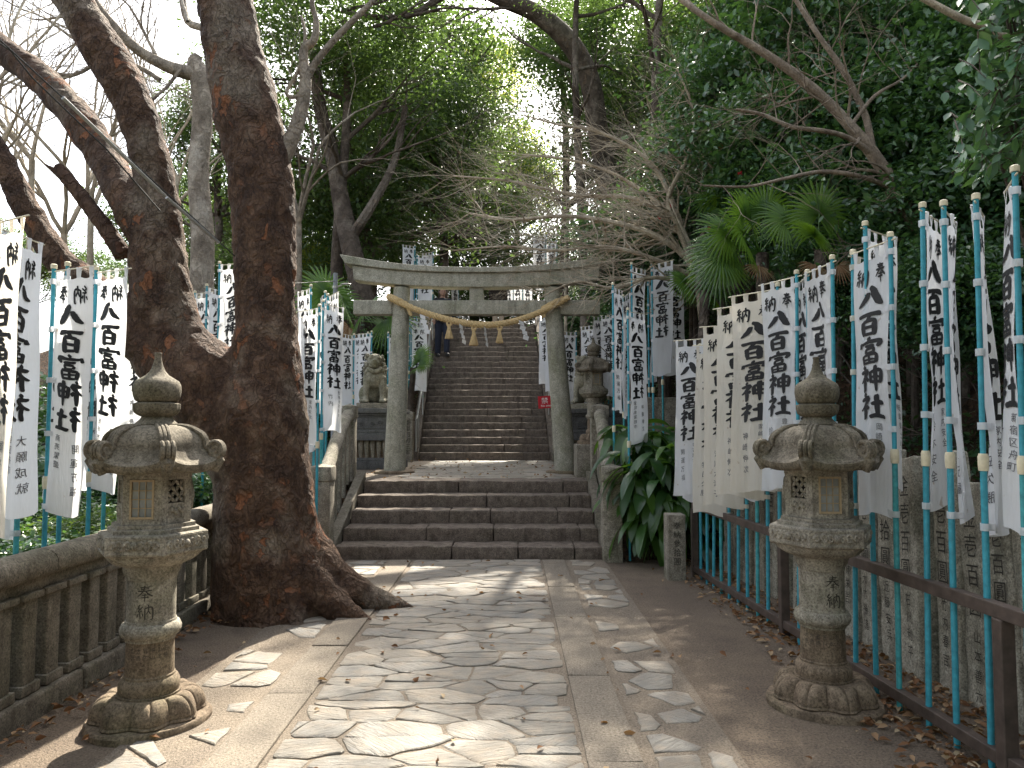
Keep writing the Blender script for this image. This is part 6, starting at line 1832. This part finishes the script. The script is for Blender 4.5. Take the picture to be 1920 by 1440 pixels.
# ------------------------------------------------------------------ glossy broad-leaved plant at the steps
t = empty('broad_leaved_plant', (1.75, 9.35, .05), 0, 'large clump of long glossy dark green leaves between the stair post and the fence', 'plant')
L = -Vector(t.location); rg = random.Random(60); mb = MB(); st = MB()
for k in range(420):
    u = rg.random(); v = rg.random()
    b = Vector((1.42 + .85 * u, 8.62 + 1.1 * v, .02 + .45 * v))
    a = rg.gauss(-pi / 2, 1.05); o2 = Vector((math.cos(a), math.sin(a), 0))
    rise = rg.uniform(.15, 1.2); reach = rg.uniform(.18, .60)
    p1 = b + Vector((o2.x * reach * .35, o2.y * reach * .35, rise))      # top of the stalk
    Lf = rg.uniform(.38, .62); wd = rg.uniform(.048, .074)
    el = rg.uniform(-.2, .8); d = Vector((o2.x * math.cos(el), o2.y * math.cos(el), math.sin(el)))
    st.tube([b, b.lerp(p1, .6) + Vector((0, 0, .03)), p1], [.004, .004, .0035], 4, False)
    side = d.cross(Vector((0, 0, 1))).normalized(); tw = rg.uniform(-.5, .5)
    vs = []; m = 8; p = p1.copy(); dd = d.copy()
    drop_ = rg.uniform(.16, .36)
    for i in range(m + 1):
        s_ = i / m; w = wd * (math.sin(pi * min(1, s_ * .93 + .07)) ** .75) if s_ < 1 else .002
        nn = side.cross(dd).normalized(); sd = (side * math.cos(tw) + nn * math.sin(tw))
        n2 = sd.cross(dd).normalized()
        vs += [p - sd * w + n2 * w * .22, p, p + sd * w + n2 * w * .22]
        dd = (dd + Vector((0, 0, -1)) * drop_).normalized(); p = p + dd * (Lf / m)
    fs = []
    for i in range(m): fs += [(3 * i, 3 * i + 1, 3 * i + 4, 3 * i + 3), (3 * i + 1, 3 * i + 2, 3 * i + 5, 3 * i + 4)]
    mb.add(vs, fs)
o = mb.build('foliage', M['leaf_blade'], t, True, 60); o.location = L
o = st.build('stem', M['leaf_mid'], t); o.location = L
# red blossoms in the camellia shrubs
rg = random.Random(70)
for k, (px, py, Y) in enumerate(((1259, 386, 10.9), (1237, 407, 10.9), (1352, 274, 10), (1388, 325, 9.4), (1310, 222, 10.5), (1330, 430, 10))):
    p = at(px, py, Y); mb = MB()
    for j in range(7):
        a = j * .9; mb.ell((math.cos(a) * .018, 0, math.sin(a) * .018), (.017, .012, .017), 7, 5)
    mb.ell((0, -.012, 0), (.012, .012, .012), 7, 5)
    o = mb.build('camellia_blossom', M['flower']); o.location = p
    tag(o, 'small red blossom in the dark shrubs, %s one' % ('lower beside the arching bare shrub', 'lowest beside the arching bare shrub', 'upper over the palms', 'one just above the bright palm', 'highest', 'one left of the bright palm')[k], 'blossom', 'red blossoms in the dark shrubs')

# ------------------------------------------------------------------ more trees; those crowned above the view are added for dappled shade
evergreen('tall evergreen added on the right bank, its unseen crown giving dappled shade', 1640, 11.0, -330, .75, B_, .7, 81, .2)

crown_t = hide_proto(leaves_obj('crown', crown_points(19, 130, 125, RX, RZ, .9), .13, M['leaf_dark'], 19))
evergreen('distant dark evergreen filling the view above the centre of the gate', 890, 46, 330, 1.25, B_, 1.2, 85, .3)
evergreen('dark evergreen above the gate centre, below the sky gap', 965, 37, 330, .72, A, 1.2, 86, .2)
evergreen('leafy crown at the top edge right of the sky gap', 1055, 27, 70, .62, C_, 1.0, 87, .2)
evergreen('leafy crown between the sky gap and the tall evergreen', 830, 25, 240, .6, A, 1.3, 88, .2)
for i, (x, y, z, s, lab) in enumerate(((-5, -6, 5.5, 1.1, 'first'), (1, -8, 6.0, 1.2, 'second'), (7, -6, 5.5, 1.1, 'third'), (9.5, 0, 5.5, 1.0, 'fourth'), (-11, -2, 4.5, .9, 'fifth'))):  # unseen trees added behind the camera to dim the frontal skylight
    t = empty('evergreen_tree', (x, y, -.4), 0, 'unseen evergreen tree added behind the viewer to cut front light, %s of its row' % lab, 'tree', 'unseen trees added behind the viewer')
    mb = MB(); mb.tube([(0, 0, 0), (.1, .1, z * .5), (0, 0, z + 1)], [.24, .2, .1], 10); mb.build('trunk', M['bark_far'], t)
    o = bpy.data.objects.new('crown', crowns[i % 3]); COL.objects.link(o); o.parent = t; o.location = (0, 0, z); o.scale = (s, s, s)
evergreen('small-leaved tree closing the top centre, crown added to dapple the path', 1090, 17, -70, .5, crown_t, .6, 89, .14)  # part of the top canopy, added to throw dappled shade on the path
evergreen('far yellow-green crown showing through the sky gap', 925, 44, 130, .75, crown_y, 1.1, 90, .2, name='yellow_leaved_tree')
evergreen('unseen thin-crowned evergreen added above the top edge to dapple the path', 1235, 14.0, -195, .66, crown_t, .6, 84, .14)  # crown out of view, added as a partial occluder over the path
for i, (x, y, z, s, lab) in enumerate(((-6.2, 8.6, .6, 1.3, 'tall dark bush beyond the banners at the left border'), (-8.4, 11.5, .7, 1.9, 'broad dark bush beyond the left banners'), (-7.6, 14.5, 1.3, 1.9, 'dark bush behind the banners of the tree fork'),
                                      (-5.6, 12.6, .8, 1.2, 'bush between the big tree and the far banners'), (-6.3, 17.5, 1.8, 1.7, 'dark bush behind the street lamp'), (-5.0, 6.6, .5, .8, 'bush behind the wide banner beside the lantern'),
                                      (-3.9, 19.0, 3.2, 1.2, 'dark bush behind the banners of the left lion'), (-11.5, 14.5, .9, 2.3, 'farthest dark bush at the left border'), (3.4, 16.5, 4.0, 1.3, 'dark bush above the far banners beside the right pillar'),
                                      (2.6, 20.5, 4.6, 1.3, 'dark bush beside the head of the long stairs'))):
    shrub(lab, 0, 0, 0, s, sh_b if i % 2 else sh_a, .8, 300 + i, 'dark bushes around the approach', (x, y, z))
# ------------------------------------------------------------------ light
SUN_EL, SUN_AZ = R(47), R(9)
sd = Vector((math.sin(SUN_AZ) * math.cos(SUN_EL), math.cos(SUN_AZ) * math.cos(SUN_EL), math.sin(SUN_EL)))
sl = bpy.data.lights.new('sun', 'SUN'); sl.energy = 4.2; sl.angle = R(.6); sl.color = (1, .93, .80)
so = bpy.data.objects.new('sun', sl); so.rotation_euler = (-sd).to_track_quat('-Z', 'Y').to_euler(); COL.objects.link(so)
w = bpy.data.worlds.new("World"); scene.world = w; w.use_nodes = True
nt = w.node_tree; nt.nodes.clear()
sk = nt.nodes.new('ShaderNodeTexSky'); sk.sky_type = 'NISHITA'; sk.sun_disc = False; sk.sun_elevation = SUN_EL; sk.sun_rotation = SUN_AZ
sk.dust_density = 3.0; sk.air_density = 1.0; sk.ozone_density = 1.0
bg = nt.nodes.new('ShaderNodeBackground'); bg.inputs[1].default_value = .135
wo = nt.nodes.new('ShaderNodeOutputWorld'); hs = nt.nodes.new('ShaderNodeHueSaturation'); hs.inputs['Saturation'].default_value = .45; nt.links.new(sk.outputs[0], hs.inputs['Color'])
tn = nt.nodes.new('ShaderNodeMix'); tn.data_type = 'RGBA'; tn.blend_type = 'MULTIPLY'; tn.inputs[0].default_value = 1; tn.inputs[7].default_value = (1.0, .985, .95, 1); nt.links.new(hs.outputs[0], tn.inputs[6])
nt.links.new(tn.outputs[2], bg.inputs[0]); nt.links.new(bg.outputs[0], wo.inputs[0])
scene.view_settings.view_transform = 'Standard'; scene.view_settings.look = 'None'
scene.view_settings.exposure = 2.08; scene.view_settings.gamma = 1
scene.render.engine = 'CYCLES'
scene.cycles.max_bounces = 6; scene.cycles.diffuse_bounces = 3; scene.cycles.glossy_bounces = 2; scene.cycles.transmission_bounces = 3
scene.cycles.use_denoising = True
